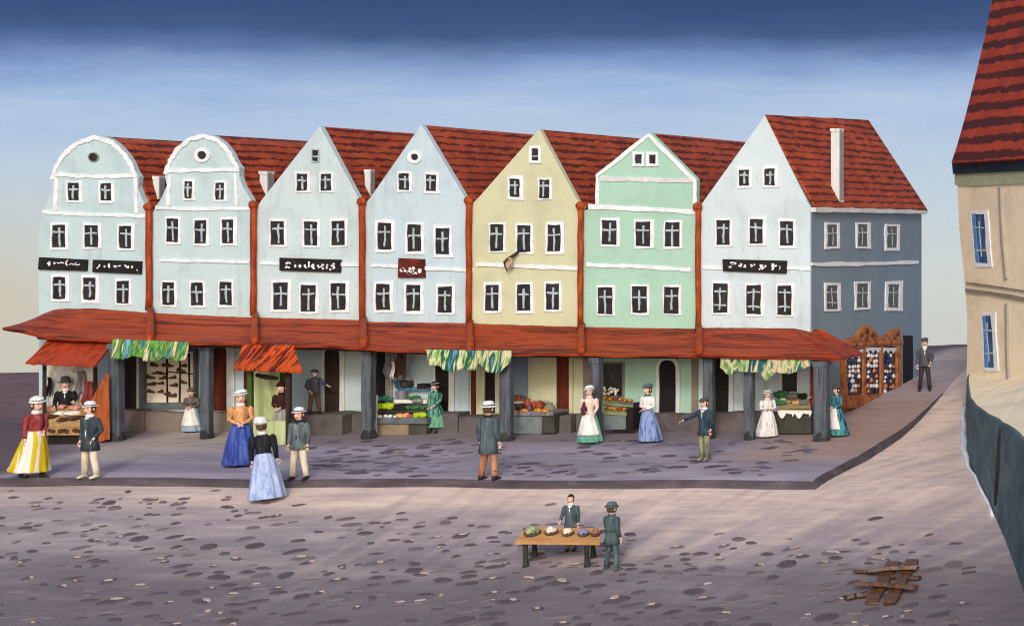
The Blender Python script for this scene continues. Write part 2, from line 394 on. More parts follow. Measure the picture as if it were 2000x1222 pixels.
def tone_walk(X, Y):
    st = nz(X * .5, Y * 1.6, .8, 7.7)
    c = lerp3((144, 136, 156), (168, 160, 178), min(1, max(0, .5 + st * 1.1)))
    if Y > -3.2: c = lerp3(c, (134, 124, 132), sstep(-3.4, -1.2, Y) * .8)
    if -11 < X < -1: c = lerp3(c, (188, 178, 172), sstep(-9.8, -8.9, X + Y * .1) * (1 - sstep(-7.0, -3.4, X - Y * .35)) * sstep(-6.2, -4.4, Y + st) * (.8 + .5 * nz(X * 2 + Y * 3, Y * 6, 1.0, 4)))
    if X < -8.5: c = lerp3(c, (98, 83, 92), (1 - sstep(-10.0, -8.4, X + (Y + 5) * .45 + .5 * nz(X, Y, .8, 6))) * .95)
    if X > 7: c = lerp3(c, (172, 146, 136), sstep(7, 9, X) * sstep(-6.4, -3.5, Y) * .8)
    if Y > 4: c = lerp3(c, (172, 155, 157), sstep(2, 6, Y))
    if X < -12.6: c = lerp3(c, (98, 82, 92), sstep(.0, 1.6, Y) * (.85 + .4 * nz(X * 5, Y * .3, 1.0, 3)))
    return c
def ground_mat(name):
    m, n, b = newmat(name)
    vec = n.n('ShaderNodeTexCoord').outputs['Object']
    at_ = n.n('ShaderNodeVertexColor', layer_name='tone')
    a = n.noise(n.mapping(vec, (.55, 2.6, 1.0)), 1.5, 5, .65, .6)
    col = n.mix(1.0, at_.outputs[0], n.ramp(a, [(.3, (.80, .80, .82, 1)), (.5, (.97, .96, .96, 1)), (.7, (1.12, 1.10, 1.08, 1))]), 'MULTIPLY')
    a2 = n.noise(n.mapping(vec, (1.6, 6.0, 1.0)), 2.2, 4, .6, .8)
    col = n.mix(n.math('MULTIPLY', n.math('SUBTRACT', a2, .57, clamp=True), 2.4, clamp=True), col, rgb((118, 106, 120), .92))
    finish(n, b, col, vec, .85, .35, .13, 26)
    return m
M['ground'] = ground_mat('painted_ground'); M['walk'] = ground_mat('painted_pavement')
M['kerb'] = painted('kerb_paint', [(64, 57, 64), (82, 74, 82), (104, 95, 102)], 1.4, (.5, 1, 2))
def axis(lo, hi, step, outer):
    a = []; x = lo
    while x <= hi + 1e-6: a.append(x); x += step
    left = []; x = lo; d = step
    while x > -outer: d *= 1.5; x -= d; left.append(x)
    right = []; x = hi; d = step
    while x < outer: d *= 1.5; x += d; right.append(x)
    return left[::-1] + a + right
def color_mesh(o, fn):
    me = o.data; at_ = me.color_attributes.new('tone', 'FLOAT_COLOR', 'POINT')
    for i, v in enumerate(me.vertices): at_.data[i].color = rgb(fn(v.co.x, v.co.y), .92)
def grid(xs, ys, fn):
    mb = MB(); W = len(xs)
    mb.v = [Vector((x, y, fn(x, y))) for y in ys for x in xs]
    for j in range(len(ys) - 1):
        for i in range(W - 1): a = j*W+i; mb.f.append([a, a+1, a+1+W, a+W]); mb.mi.append(0)
    return mb
def zground(X, Y): return zs(X, Y) - (.10 if (X < kx(Y) - .6 and kf(X) + .4 < Y < 11.2) else 0)
g = grid(axis(-16, 24, .14, 1500), axis(-20, 18, .14, 1500), zground).build('ground', M['ground'], None, True, False)
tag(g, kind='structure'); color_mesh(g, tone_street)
# pavement slab with its kerb face
ts = [-60, -40, -28, -20] + [-16 + .14 * i for i in range(int(16 / .14))]
def walk_cols():
    u = [0, .2, .35, .45]; n = 190
    return u + [.5 + .5 * i / n for i in range(n + 1)]
US = walk_cols(); NV = 150
def walk_pt(u, v):
    if u <= .5: X0 = -70 + (54) * (u / .5); 
    else: X0 = None
    # v: 0 at kerb, 1 at back (Y=12)
    Xe = 11.37; Yk = kf(-16 if X0 is not None else -16 + (Xe + 16) * (u - .5) / .5)
    Y = Yk + (12 - Yk) * v
    X = X0 if X0 is not None else -16 + (kx(max(Y, -7.3)) + 16) * (u - .5) / .5
    return X, Y
mb = MB(); W = len(US)
for j in range(NV + 1):
    for u in US:
        X, Y = walk_pt(u, j / NV); mb.v.append(Vector((X, Y, zsw(X, Y))))
for j in range(NV):
    for i in range(W - 1): a = j*W+i; mb.f.append([a, a+1, a+1+W, a+W]); mb.mi.append(0)
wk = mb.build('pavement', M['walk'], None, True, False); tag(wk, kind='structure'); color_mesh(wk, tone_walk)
edge = [walk_pt(u, 0) for u in US] + [walk_pt(1, j / NV) for j in range(1, NV + 1) if walk_pt(1, j / NV)[1] < 5.4]
mb = MB(); vs = []
for i, (X, Y) in enumerate(edge):
    a = Vector(edge[max(0, i-1)]); b_ = Vector(edge[min(len(edge)-1, i+1)]); t = (b_ - a).normalized(); o2 = Vector((t.y, -t.x))
    q = max(.05, 1 - max(0, Y + 1) / 6.4); wv = .03 * math.sin(X * 2.1 + Y) + .02 * nz(X, Y, 1.5)
    p1 = Vector((X, Y)) + o2 * (.10 + wv) * q; zt = zsw(X, Y); inn = Vector((X, Y)) - o2 * (.05 + .03 * nz(X, Y, 1.1, 4)) * q
    vs += [(inn.x, inn.y, zt + .006), (X + o2.x * .02, Y + o2.y * .02, zt + .004), (p1.x, p1.y, zs(p1.x, p1.y) - .05)]
fs = []
for i in range(len(edge) - 1):
    for k in range(2): fs.append((i*3+k, i*3+k+1, (i+1)*3+k+1, (i+1)*3+k))
mb.add(vs, fs); tag(mb.build('kerb', M['kerb'], None, True, False), kind='structure')

# cobbles: painted-looking low stones, dark, a few with pale caps painted as lit tops
M['cob1'] = painted('cobble_dark', [(82, 73, 82), (98, 88, 97)], 3, grain=.1); M['cob2'] = painted('cobble_mid', [(104, 94, 102), (122, 112, 120)], 3, grain=.1)
M['cob_lit'] = painted('cobble_lit_top', [(166, 150, 142), (188, 172, 162)], 3, grain=.08); M['cob4'] = painted('cobble_violet', [(100, 92, 110), (114, 105, 124)], 3, grain=.1)
def cobble(mb, X, Y, a, b_, rot, mi, h=.02, zf=zs, n=9):
    ph = RN.uniform(0, 6.28); rim = []; mid = []
    for k in range(n):
        q = 2*math.pi*k/n; r = 1 + .22 * math.sin(2*q + ph) + jit(.14)
        x, y = a*r*math.cos(q), b_*r*math.sin(q)
        x, y = x*math.cos(rot)-y*math.sin(rot), x*math.sin(rot)+y*math.cos(rot)
        rim.append(Vector((X+x, Y+y, zf(X+x, Y+y) - .004))); mid.append(Vector((X+x*.8, Y+y*.8, zf(X+x*.8, Y+y*.8) + h)))
    c = len(mb.v); mb.add(rim + mid, [(k, (k+1) % n, n+(k+1) % n, n+k) for k in range(n)] + [tuple(range(n, 2*n))], mi)
def scatter_street(n_want):
    mb = MB(); used = []
    tries = 0
    while len(used) < n_want and tries < 30000:
        tries += 1
        px, py = RN.uniform(-60, 2010), RN.uniform(955, 1235)
        # denser where the square is cobbled, clear on the sandy strip
        dens = sstep(955, 1040, py) * .9 + .05
        if px < 500: dens = max(dens, .75 * sstep(945, 985, py))
        if px > 1250: dens *= sstep(1000, 1110, py) * .85
        if px > 1850: dens *= .5
        if 560 < px < 1500 and py < 1010: dens *= .25
        if nz(px * .006, py * .012, 1.0, 1.0) < -.10: dens *= .35
        if RN.random() > dens: continue
        p = place(px, py)
        if p.x > wallx(p.y) - .5 or p.y > kf(p.x) - .3: continue
        s = sY(p.y); sz = (.6 + .55 * sstep(960, 1200, py)) * RN.choice((.5, .7, .9, 1, 1.2, 1.6))
        a = sz * 15 / s; b_ = a * RN.uniform(.42, .85)
        if any((p.x-q[0])**2 / (a+q[2])**2 + (p.y-q[1])**2 / (b_+q[3])**2 < 1.0 for q in used): continue
        used.append((p.x, p.y, a, b_))
        r = RN.random(); mi = 0 if r < .55 else 1
        rot = RN.gauss(.12, .22)
        cobble(mb, p.x, p.y, a, b_, rot, mi)
        if RN.random() < (.22 if py > 1030 else .06):
            cobble(mb, p.x + a * jit(.5), p.y + b_ * RN.uniform(.2, .7), a * RN.uniform(.35, .6), b_ * RN.uniform(.3, .5), rot, 2, .036)
    return mb
o = scatter_street(520).build('cobblestones', [M['cob1'], M['cob2'], M['cob_lit'], M['cob4']], None, False, False)
tag(o, 'dark cobbles, some with painted lit tops, bedded across the mauve square', None, None, 'stuff')
mb = MB(); cnt = 0
while cnt < 210:
    px, py = RN.uniform(600, 1640), RN.uniform(842, 938)
    if px > 1500 and py > 900: continue
    p = place(px, py)
    if not (kf(p.x) + .25 < p.y < -1.6 and p.x < kx(p.y) - .3): continue
    if nz(px * .007, py * .02, 1.0, 5.0) < -.12: continue
    a = RN.choice((7, 10, 13, 16, 20)) / sY(p.y); cobble(mb, p.x, p.y, a, a * RN.uniform(.6, 1.0), RN.gauss(.15, .25), RN.choice((3, 3, 1, 0)), .012, zsw); cnt += 1
tag(mb.build('paving_stones', [M['cob1'], M['cob2'], M['cob_lit'], M['cob4']], None, False, False), 'violet grey stones bedded in the raised pavement', None, None, 'stuff')

# ------------------------------------------------------------------ facade pieces
def hitp(pl, pts): return [pl.hit(*p) for p in pts]
def offset(poly, d):
    P = [Vector(p) for p in poly]; o = []
    for i in range(len(P)):
        t = (P[min(i+1, len(P)-1)] - P[max(i-1, 0)]).normalized(); nn = Vector((t.y, -t.x))
        o.append(tuple(P[i] + nn * d))
    return o
def window(pl, house, px, py, pw, ph, bars=1, pane='pane', frame='white', lean=0.0, fr=(3, 6.2, 4.6, 4.6), thin=False, jw=1.0):
    """framed window with recessed dark pane and hand-cut glazing cross; sizes in measured picture units"""
    def q(x, y): return pl.hit(px + x + lean * (y / ph), py + y)
    l, r, t, b_ = -pw/2, pw/2, -ph/2, ph/2
    def loop(l, r, t, b_, j):
        pts = [(l, t), ((l+r)/2, t), (r, t), (r, t+(b_-t)*.33), (r, t+(b_-t)*.66), (r, b_), ((l+r)/2, b_), (l, b_), (l, t+(b_-t)*.66), (l, t+(b_-t)*.33)]
        return [q(x + jit(j), y + jit(j)) for x, y in pts]
    e = RN.uniform(.75, 1.2)
    inner = loop(l, r, t, b_, .9 * jw); outer = loop(l - fr[0]*e, r + fr[1]*e, t - fr[2]*e, b_ + fr[3]*e, 1.2 * jw)
    f = MB().ring(outer, inner, pl.P, -.01, .034).build('window', M[frame], house)
    MB().prism(loop(l - 1.5, r + 1.5, t - 1.5, b_ + 1.5, .2), pl.P, -.01, .012).build('pane', M[pane], f)
    wv = 3.4 if not thin else 2.6
    sc_ = 1 / 70.0
    g_ = MB(); x0 = jit(1.6)
    g_.ribbon([q(x0 + jit(1.0), t + ph * k) for k in (.10 + RN.uniform(0, .06), .36, .64, RN.uniform(.86, .97))], wv * sc_, pl.P, .008, .028, .28, sub=2)
    g_.build('mullion', M['bar'], f)
    for k in range(bars):
        yb = t + ph * ((.36 + jit(.05)) if bars == 1 else (.26 + .46 * k + jit(.03)))
        MB().ribbon([q(l + 1 + RN.uniform(0, 2), yb + jit(1)), q(jit(2), yb + jit(1.2)), q(r - 1 - RN.uniform(0, 2.5), yb + jit(1))], wv * sc_, pl.P, .008, .031, .28, sub=2).build('glazing_bar', M['bar'], f)
    return f
def small_window(pl, house, px, py, pw, ph, ringed=True, bar=False):
    def loop(k): return [pl.hit(px + x * pw/2 + k * x + jit(.7), py + y * ph/2 + k * y + jit(.7)) for x, y in ((-1, -1), (0, -1), (1, -1), (1, 0), (1, 1), (0, 1), (-1, 1), (-1, 0))]
    f = MB().ring(loop(5.0 if ringed else 1.5), loop(0), pl.P, -.01, .045).build('window', M['white' if ringed else 'bar'], house)
    MB().prism(loop(.9), pl.P, -.01, .012).build('pane', M['pane'], f)
    if bar: MB().ribbon([pl.hit(px + x, py + ph * .12 + jit(1)) for x in (-pw*.38, 0, pw*.4)], .04, pl.P, .008, .028, .2).build('glazing_bar', M['bar'], f)
    return f
def oculus(pl, house, px, py, r, ringed):
    n = 14
    lp = lambda k: [pl.hit(px + (k + jit(.6)) * math.cos(2*math.pi*i/n), py - (k * .92 + jit(.6)) * math.sin(2*math.pi*i/n)) for i in range(n)]
    f = MB().ring(lp(r + (6.5 if ringed else 1.6)), lp(r), pl.P, -.01, .045).build('window', M['white' if ringed else 'chimgrey'], house)
    MB().prism(lp(r + .8), pl.P, -.01, .012).build('pane', M['pane'], f)
BN = [0]
def band(pl, house, pts, wpx=6.5, name='string_course', mat='white', d=.03, jw=.26):
    BN[0] += 1; d += .0011 * (BN[0] % 17)
    return MB().ribbon(hitp(pl, pts), wpx * .86 / 70, pl.P, -.01, d, jw, sub=6).build(name, M[mat], house)
def door(pl, house, x0, x1, y0, y1, mat='door', arch=True, sur=None, sw=(3, 9)):
    xm = (x0 + x1) / 2; w2 = (x1 - x0) / 2
    def lp(l, r, top, k=1.0):
        P = [(l, y1), (l + jit(1), (y0+y1)/2)]
        if arch:
            h = min(18, w2 * .9)
            P += [(l, y0 + h), (l + (r-l)*.12, y0 + h*.38 - top*.7), (l + (r-l)*.32, y0 + 2 - top), (l + (r-l)*.68, y0 + 2 - top), (l + (r-l)*.88, y0 + h*.38 - top*.7), (r, y0 + h)]
        else: P += [(l, y0 - top), ((l+r)/2, y0 - top), (r, y0 - top)]
        P += [(r + jit(1), (y0+y1)/2), (r, y1)]
        return [pl.hit(*p) for p in P]
    d = MB().prism(lp(x0, x1, 0), pl.P, -.01, .03).build('door', M[mat], house)
    if sur:
        MB().ring(lp(x0 - sw[0], x1 + sw[1], sw[0] + 3), lp(x0 + .6, x1 - .6, 0), pl.P, -.01, .06).build('door_frame', M[sur], d)
    hx, hz = pl.hit(x1 - w2 * .35, y0 + (y1 - y0) * .55)
    MB().ball(pl.P(hx, hz, .05), .03, 6, 5).build('door_knob', M['postdark'], d)
    return d
def facade(name, label, left, right, apex, wallm, depth=6.5, roof=True, roof_l=None, roof_r=None, base=850, tile='tile'):
    """gabled house: parapet facade, body, tiled roof. outline measured at the facade plane."""
    x_mid = FRONT.hit((left[0][0] + right[-1][0]) / 2, 600)[0]
    h = thing(name, label, 'house', (0, 0, 0), 'row of gabled houses round the square')
    h.location = (0, 0, 0)
    outl = [(left[0][0], base)] + left + ([apex] if apex else []) + right + [(right[-1][0], base)]
    poly = hitp(FRONT, outl)
    mb = MB().prism(poly, lambda a, b_, d: Vector((a, d, b_)), 0.0, .18)
    L = hitp(FRONT, roof_l or left); Rr = hitp(FRONT, roof_r or right); A = [FRONT.hit(*apex)] if apex else []
    prof = L + A + Rr
    inner = offset(prof, .13)
    x0, x1 = poly[0][0] + .012, poly[-1][0] - .012
    inner = [(min(max(a, x0), x1), b_) for a, b_ in inner]
    body = [(x0, poly[0][1])] + inner + [(x1, poly[0][1])]
    mb.prism(body, lambda a, b_, d: Vector((a, d, b_)), .17, depth)
    mb.build('wall', M[wallm], h)
    if roof:
        top = offset(prof, .015); bot = offset(prof, .11)
        rb = MB(); n = len(prof)
        wob = [jit(.012) for _ in range(n)]
        vs = [Vector((a, d, b_ + (wob[i] if d > 1 else 0))) for d in (.185, depth * .5, depth) for lp in (top, bot) for i, (a, b_) in enumerate(lp)]
        fs = []
        for k in range(2):
            o_ = k * 2 * n; p_ = o_ + 2 * n
            for i in range(n - 1): fs += [(o_+i, o_+i+1, p_+i+1, p_+i), (o_+n+i, p_+n+i, p_+n+i+1, o_+n+i+1)]
            for e in (0, n - 1): fs += [(o_+e, p_+e, p_+n+e, o_+n+e)]
        for o_ in (0, 4*n):
            for i in range(n - 1): fs.append((o_+i, o_+i+1, o_+n+i+1, o_+n+i))
        rf = rb.add(vs, fs).build('roof', M[tile], h)
        h['_roof'] = rf.name
    return h
def roof_chimney(h, px, py0, py1, wpx, ridge, eave, mat='chim', dark='chimgrey'):
    """chimney standing on the right roof slope, found on the slope plane"""
    xr, zr = ridge; xe, ze = eave; a = px - 3000; b_ = py1 - 430
    k = (ze - zr) / (xe - xr)                 # Z = zr + k (X-xr)
    q = (zr + k * (CX - xr) - CZ) / (-b_ - k * a)
    s = 1 / q; Y = F / s + CY; X = CX + a * q; z0 = zr + k * (X - xr); z1 = CZ - (py0 - 430) * q; wd = wpx * q
    rf = bpy.data.objects[h['_roof']]
    c = MB().box((X - wd*.05, Y + wd*.3, (z0 + z1)/2 - .12), (wd*.55, wd*.62, z1 - z0 + .24), None, 0, .012)
    c.box((X - wd*.05, Y + wd*.3, z1 - .03), (wd*.62, wd*.70, .09), None, 0, .01)
    c.box((X + wd*.235, Y + wd*.3, (z0 + z1)/2 - .1), (.02, wd*.63, z1 - z0 + .12), None, 1)
    c.build('chimney', [M[mat], M[dark]], rf)
def downpipe(house, px, y0, y1, hop=True):
    mb = MB(); P = []
    for i in range(9):
        y = y0 + (y1 - y0) * i / 8; x, z = FRONT.hit(px + jit(.8), y); P.append((x, -.08, z))
    mb.tube(P, [.078 + jit(.006) for _ in P], 8)
    if hop:
        x, z = FRONT.hit(px, y0 + 2)
        mb.ball((x, -.1, z), (.125, .11, .13), 9, 6, lump=.25, seed=px)
    mb.build('downpipe', M['pipe'], house, True)
def plinth(house, px0, px1, y0=806, mat='plinth', d=.55, y1=862):
    x0, z0 = FRONT.hit(px0, y0); x1, z1 = FRONT.hit(px1, y1)
    mb = MB(); n = max(2, int((x1 - x0) / .35)); top = []; 
    rings = []
    for i in range(n + 1):
        x = x0 + (x1 - x0) * i / n; zt = z0 + jit(.025); dd = d + jit(.03)
        rings.append([Vector((x, -.001, z1)), Vector((x, -dd - .03, z1)), Vector((x, -dd, zt - .03)), Vector((x, -dd + .05, zt)), Vector((x, -.001, zt + .01))])
    mb.loft(rings); mb.build('plinth', M[mat], house)

# ------------------------------------------------------------------ the seven row houses
H = []
h = facade('town_house', 'pale blue house with round curved gable and two black signs, end of the row', [(76, 450), (88, 408), (103, 372), (101, 348), (106, 336), (120, 312), (134, 294), (150, 281), (170, 270)],
           [(212, 270), (228, 281), (245, 299), (256, 316), (264, 335), (271, 345), (268, 362), (276, 386), (288, 408), (297, 418)], (190, 265), 'wall1',
           roof_r=[(212, 271), (228, 282), (245, 300), (258, 322), (270, 348), (276, 368), (282, 388), (290, 404), (297, 414)]); H.append(h)
oculus(FRONT, h, 184, 307, 9, False)
for x, y in ((145, 374), (208, 375)): window(FRONT, h, x, y, 22, 34)
for x, y, d in ((116, 461, 26), (180, 461, 27), (246, 463, 24)): window(FRONT, h, x, y, d, 43)
for x, y in ((117, 562), (176, 564), (241, 570)): window(FRONT, h, x, y, 25, 43)
band(FRONT, h, [(84, 414), (180, 419), (290, 422)], 8); band(FRONT, h, [(106, 341), (180, 345), (266, 343)], 8)
band(FRONT, h, [(112, 346), (109, 412)], 10, 'pilaster_or_shade'); band(FRONT, h, [(266, 347), (268, 416)], 8, 'pilaster_or_shade')
band(FRONT, h, [(103, 350), (111, 326), (126, 302), (150, 281), (185, 269), (220, 279), (243, 300), (258, 324), (266, 346)], 9.5, 'gable_trim')
h = facade('town_house', 'pale blue house with round curved gable and ringed oculus, no sign on it', [(297, 420), (304, 404), (316, 386), (326, 362), (322, 344), (325, 332), (334, 308), (346, 290), (362, 275), (380, 266)],
           [(418, 266), (436, 278), (451, 297), (461, 318), (469, 328), (467, 344), (474, 364), (488, 386), (496, 402), (499, 408)], (400, 262), 'wall2',
           roof_r=[(418, 267), (436, 279), (451, 298), (464, 322), (472, 346), (480, 366), (489, 385), (499, 402)]); H.append(h)
oculus(FRONT, h, 396, 303, 9, True)
window(FRONT, h, 369, 371, 15, 33); window(FRONT, h, 430, 374, 17, 33)
for x, y in ((338, 450), (393, 453), (446, 452)): window(FRONT, h, x, y, 23, 46)
for x, y in ((330, 573), (386, 574), (442, 573)): window(FRONT, h, x, y, 24, 45)
band(FRONT, h, [(326, 334), (400, 332), (468, 331)], 8); band(FRONT, h, [(305, 406), (400, 408), (496, 407)], 7); band(FRONT, h, [(313, 508), (400, 509), (488, 512)], 7)
band(FRONT, h, [(333, 342), (330, 402)], 8, 'pilaster_or_shade'); band(FRONT, h, [(461, 338), (463, 402)], 6, 'pilaster_or_shade')
band(FRONT, h, [(324, 340), (334, 314), (348, 292), (372, 272), (400, 266), (426, 274), (446, 294), (458, 316), (466, 330)], 9, 'gable_trim')
h = facade('town_house', 'pale blue pointed gable house with one black lettered sign and square attic window', [(499, 410), (510, 392)], [(700, 387), (711, 400)], (625, 246), 'wall3'); H.append(h)
small_window(FRONT, h, 617, 304, 12, 22, False, True)
for x, y in ((591, 356), (638, 356)): window(FRONT, h, x, y, 21, 33)
for x, y in ((543, 455), (608, 456), (662, 455)): window(FRONT, h, x, y, 26, 47)
for x, y in ((549, 578), (603, 582), (662, 579)): window(FRONT, h, x, y, 29, 52)
band(FRONT, h, [(510, 514), (552, 515)], 7); band(FRONT, h, [(666, 516), (706, 518)], 7)
h = facade('town_house', 'pale blue pointed gable house with round oculus and dark red sign', [(711, 400), (722, 388)], [(908, 385), (919, 398)], (823, 243), 'wall4'); H.append(h)
oculus(FRONT, h, 811, 307, 7.5, True)
for x, y in ((790, 355), (843, 357)): window(FRONT, h, x, y, 20, 32)
for x, y in ((752, 461), (810, 465), (865, 471)): window(FRONT, h, x, y, 27, 52)
for x, y in ((749, 580), (808, 582), (870, 585)): window(FRONT, h, x, y, 28, 51)
band(FRONT, h, [(726, 518), (782, 520)], 7); band(FRONT, h, [(830, 524), (880, 526), (924, 528)], 7)
h = facade('town_house', 'cream yellow pointed gable house, the only yellow front of the row', [(919, 400), (931, 390)], [(1127, 390), (1138, 405)], (1053, 252), 'wall5'); H.append(h)
small_window(FRONT, h, 1046, 302, 13, 24, True, True)
for x, y in ((1006, 367), (1064, 369)): window(FRONT, h, x, y, 20, 36)
for x, y in ((971, 464), (1024, 466), (1083, 465)): window(FRONT, h, x, y, 26, 52)
for x, y in ((962, 581), (1024, 581), (1080, 579)): window(FRONT, h, x, y, 26, 51)
band(FRONT, h, [(932, 516), (1030, 520), (1132, 524)], 8)
h = facade('town_house', 'mint green house with white trimmed shouldered gable', [(1138, 412), (1164, 404), (1166, 338)], [(1361, 350), (1360, 410), (1366, 414)], (1270, 259), 'wall6',
           roof_l=[(1138, 418), (1164, 392), (1168, 384)], roof_r=[(1330, 335), (1352, 372), (1368, 397)]); H.append(h)
for x in (1248, 1275): small_window(FRONT, h, x, 311, 13, 18, True)
for x, y in ((1191, 454), (1257, 457), (1314, 458)): window(FRONT, h, x, y, 29, 48)
for x, y in ((1183, 587), (1250, 585), (1312, 586)): window(FRONT, h, x, y, 29, 52)
band(FRONT, h, [(1172, 349), (1260, 351), (1352, 353)], 10, mat='cornice'); band(FRONT, h, [(1150, 404), (1260, 408), (1360, 414)], 10); band(FRONT, h, [(1146, 517), (1250, 520), (1350, 527)], 8)
band(FRONT, h, [(1169, 342), (1268, 264), (1358, 354)], 8, 'gable_trim'); band(FRONT, h, [(1168, 340), (1167, 402)], 7, 'pilaster_or_shade'); band(FRONT, h, [(1358, 352), (1358, 410)], 8, 'pilaster_or_shade')
h = facade('corner_house', 'corner house with white blue gable, slate side wall and tall roof chimney', [(1366, 405), (1378, 388)], [(1578, 396), (1583, 405)], (1494, 226), 'wall7', depth=7.4, roof=False); H.append(h)
for x, y in ((1454, 347), (1504, 346)): window(FRONT, h, x, y, 20, 32)
for x, y in ((1413, 454), (1478, 452), (1537, 456)): window(FRONT, h, x, y, 26, 48)
for x, y in ((1408, 582), (1473, 585), (1533, 586)): window(FRONT, h, x, y, 28, 57, 2)
band(FRONT, h, [(1372, 522), (1414, 524)], 7); band(FRONT, h, [(1538, 523), (1584, 525)], 7)
# side wall on the lane, its windows, cornice and roof
y1 = SIDE.hit(1798, 500)[0]
MB().box((8.345, (.0 + y1)/2 - .002, 2.45), (.035, y1, 6.5)).build('side_wall', M['slate'], h)
SW = Plane((8.363, 0), (0, 1), (1, 0))
for x, y in ((1624, 460), (1684, 460), (1741, 463)): window(SW, h, x, y, 20, 43, thin=True, fr=(4, 6, 5, 5), jw=.9)
for x, y in ((1624, 580), (1683, 577), (1744, 578)): window(SW, h, x, y, 22, 46, 2 if x < 1650 else 1, thin=True, fr=(4, 6, 5, 5), jw=.9)
band(SW, h, [(1584, 516), (1690, 515), (1792, 512)], 8.5)
band(SW, h, [(1584, 409), (1690, 411), (1802, 415)], 11, 'cornice', 'cornice', .12)
r0, z0 = FRONT.hit(1494, 226); e0, ez = FRONT.hit(1583, 404)
rb = MB(); n = 8; rg = []
for i in range(n + 1):
    t = i / n
    yr, ye = .02 + 7.75 * t, -.01 + 9.15 * t
    ridge = Vector((r0, yr, z0 + .02 + .30 * t + jit(.01))); ev = Vector((e0 + .16, ye, ez - .03 + jit(.01)))
    lf = Vector((2 * r0 - e0 - .12, max(ye, .06), ez + .0))
    mid = ridge.lerp(ev, .5) + Vector((.0, 0, .0)); ml = ridge.lerp(lf, .5)
    dn = Vector((0, 0, -.1))
    rg.append([lf, ml, ridge, mid, ev, ev + dn, mid + dn*1.4, ridge + dn*1.6, ml + dn*1.4, lf + dn])
rf = rb.loft(rg).build('roof', M['tile'], h); h['_roof'] = rf.name
roof_chimney(h, 1633, 252, 380, 30, (r0, z0 + .08), (e0 + .16, ez))
# red slate verge line, pipes, little roof chimneys
for i, (x, y0, y1) in enumerate(((295, 402, 606), (499, 398, 616), (711, 392, 628), (919, 390, 632), (1137, 400, 640), (1366, 402, 644))): downpipe(H[i], x, y0, y1)
def slope(h, a, e): return FRONT.hit(*a), FRONT.hit(*e)
for hh, a, e, px, y0, y1, wd in ((H[0], (258, 322), (297, 414), 306, 345, 372, 22), (H[1], (464, 322), (499, 402), 516, 335, 365, 28), (H[2], (625, 246), (711, 400), 719, 332, 366, 20)):
    r_, e_ = slope(hh, a, e); roof_chimney(hh, px, y0, y1, wd, r_, e_)
# ground floor under the arcade: plinths, doors, pilasters, a painted post shadow, openings
plinth(H[0], 100, 297, 800, 'plinthlight', .3); plinth(H[1], 298, 498, 803, 'plinthlight', .25)
plinth(H[2], 500, 710, 803, d=.9); plinth(H[3], 712, 918, 803); plinth(H[4], 920, 1137, 808); plinth(H[5], 1139, 1365, 806, d=.35); plinth(H[6], 1367, 1582, 803, d=.4)
door(FRONT, H[0], 240, 270, 690, 797, 'door', False, 'surround', (4, 6))
door(FRONT, H[1], 418, 446, 671, 801, 'doorbrown', True, 'surround', (2, 14))
door(FRONT, H[2], 635, 666, 675, 804, 'door', True, 'surround', (4, 9))
door(FRONT, H[3], 851, 879, 690, 803, 'doorblack', False, 'surround', (2, 10))
door(FRONT, H[4], 948, 970, 690, 806, 'doorblack', False, 'wall5', (6, 7))
door(FRONT, H[4], 1088, 1114, 687, 806, 'doorbrown', True, 'wall5', (6, 6))
door(FRONT, H[5], 1288, 1322, 701, 807, 'doorblack', True, 'surround', (5, 7))
door(FRONT, H[6], 1397, 1425, 690, 806, 'doorblack', False, 'surround', (3, 9))
for hh, x0, x1, y0, y1, m_ in ((H[3], 733, 753, 668, 806, 'doorblack'), (H[3], 754, 768, 668, 806, 'greystrip'), (H[4], 921, 930, 690, 808, 'doorbrown'), (H[4], 1000, 1032, 684, 800, 'slate'),
                               (H[5], 1139, 1156, 690, 812, 'greyline'), (H[5], 1351, 1364, 690, 812, 'greyline'), (H[2], 478, 487, 690, 800, 'doorbrown'), (H[3], 893, 917, 690, 802, 'wall1')):  # first strip of the mint house paints a post's cast shadow on the wall
    hh_ = MB().prism([FRONT.hit(x0, y1), FRONT.hit(x0 + jit(1), (y0+y1)/2), FRONT.hit(x0, y0), FRONT.hit(x1, y0), FRONT.hit(x1 + jit(1), (y0+y1)/2), FRONT.hit(x1, y1)], FRONT.P, -.01, .035).build('door' if m_.startswith('door') else 'pilaster_or_shade', M[m_], hh)
def plain_opening(hh, x0, x1, y0, y1, frame='greyline', fw=3):
    lp = lambda k: [FRONT.hit(x0 - k + jit(.8), y1 + k), FRONT.hit(x0 - k, y0 - k), FRONT.hit((x0+x1)/2, y0 - k + jit(1)), FRONT.hit(x1 + k, y0 - k), FRONT.hit(x1 + k + jit(.8), y1 + k)]
    f = MB().ring(lp(fw), lp(0), FRONT.P, -.01, .05).build('window', M[frame], hh); MB().prism(lp(1), FRONT.P, -.01, .012).build('pane', M['pane'], f)
plain_opening(H[5], 1180, 1217, 709, 774); plain_opening(H[6], 1528, 1558, 716, 764, 'surround', 5)
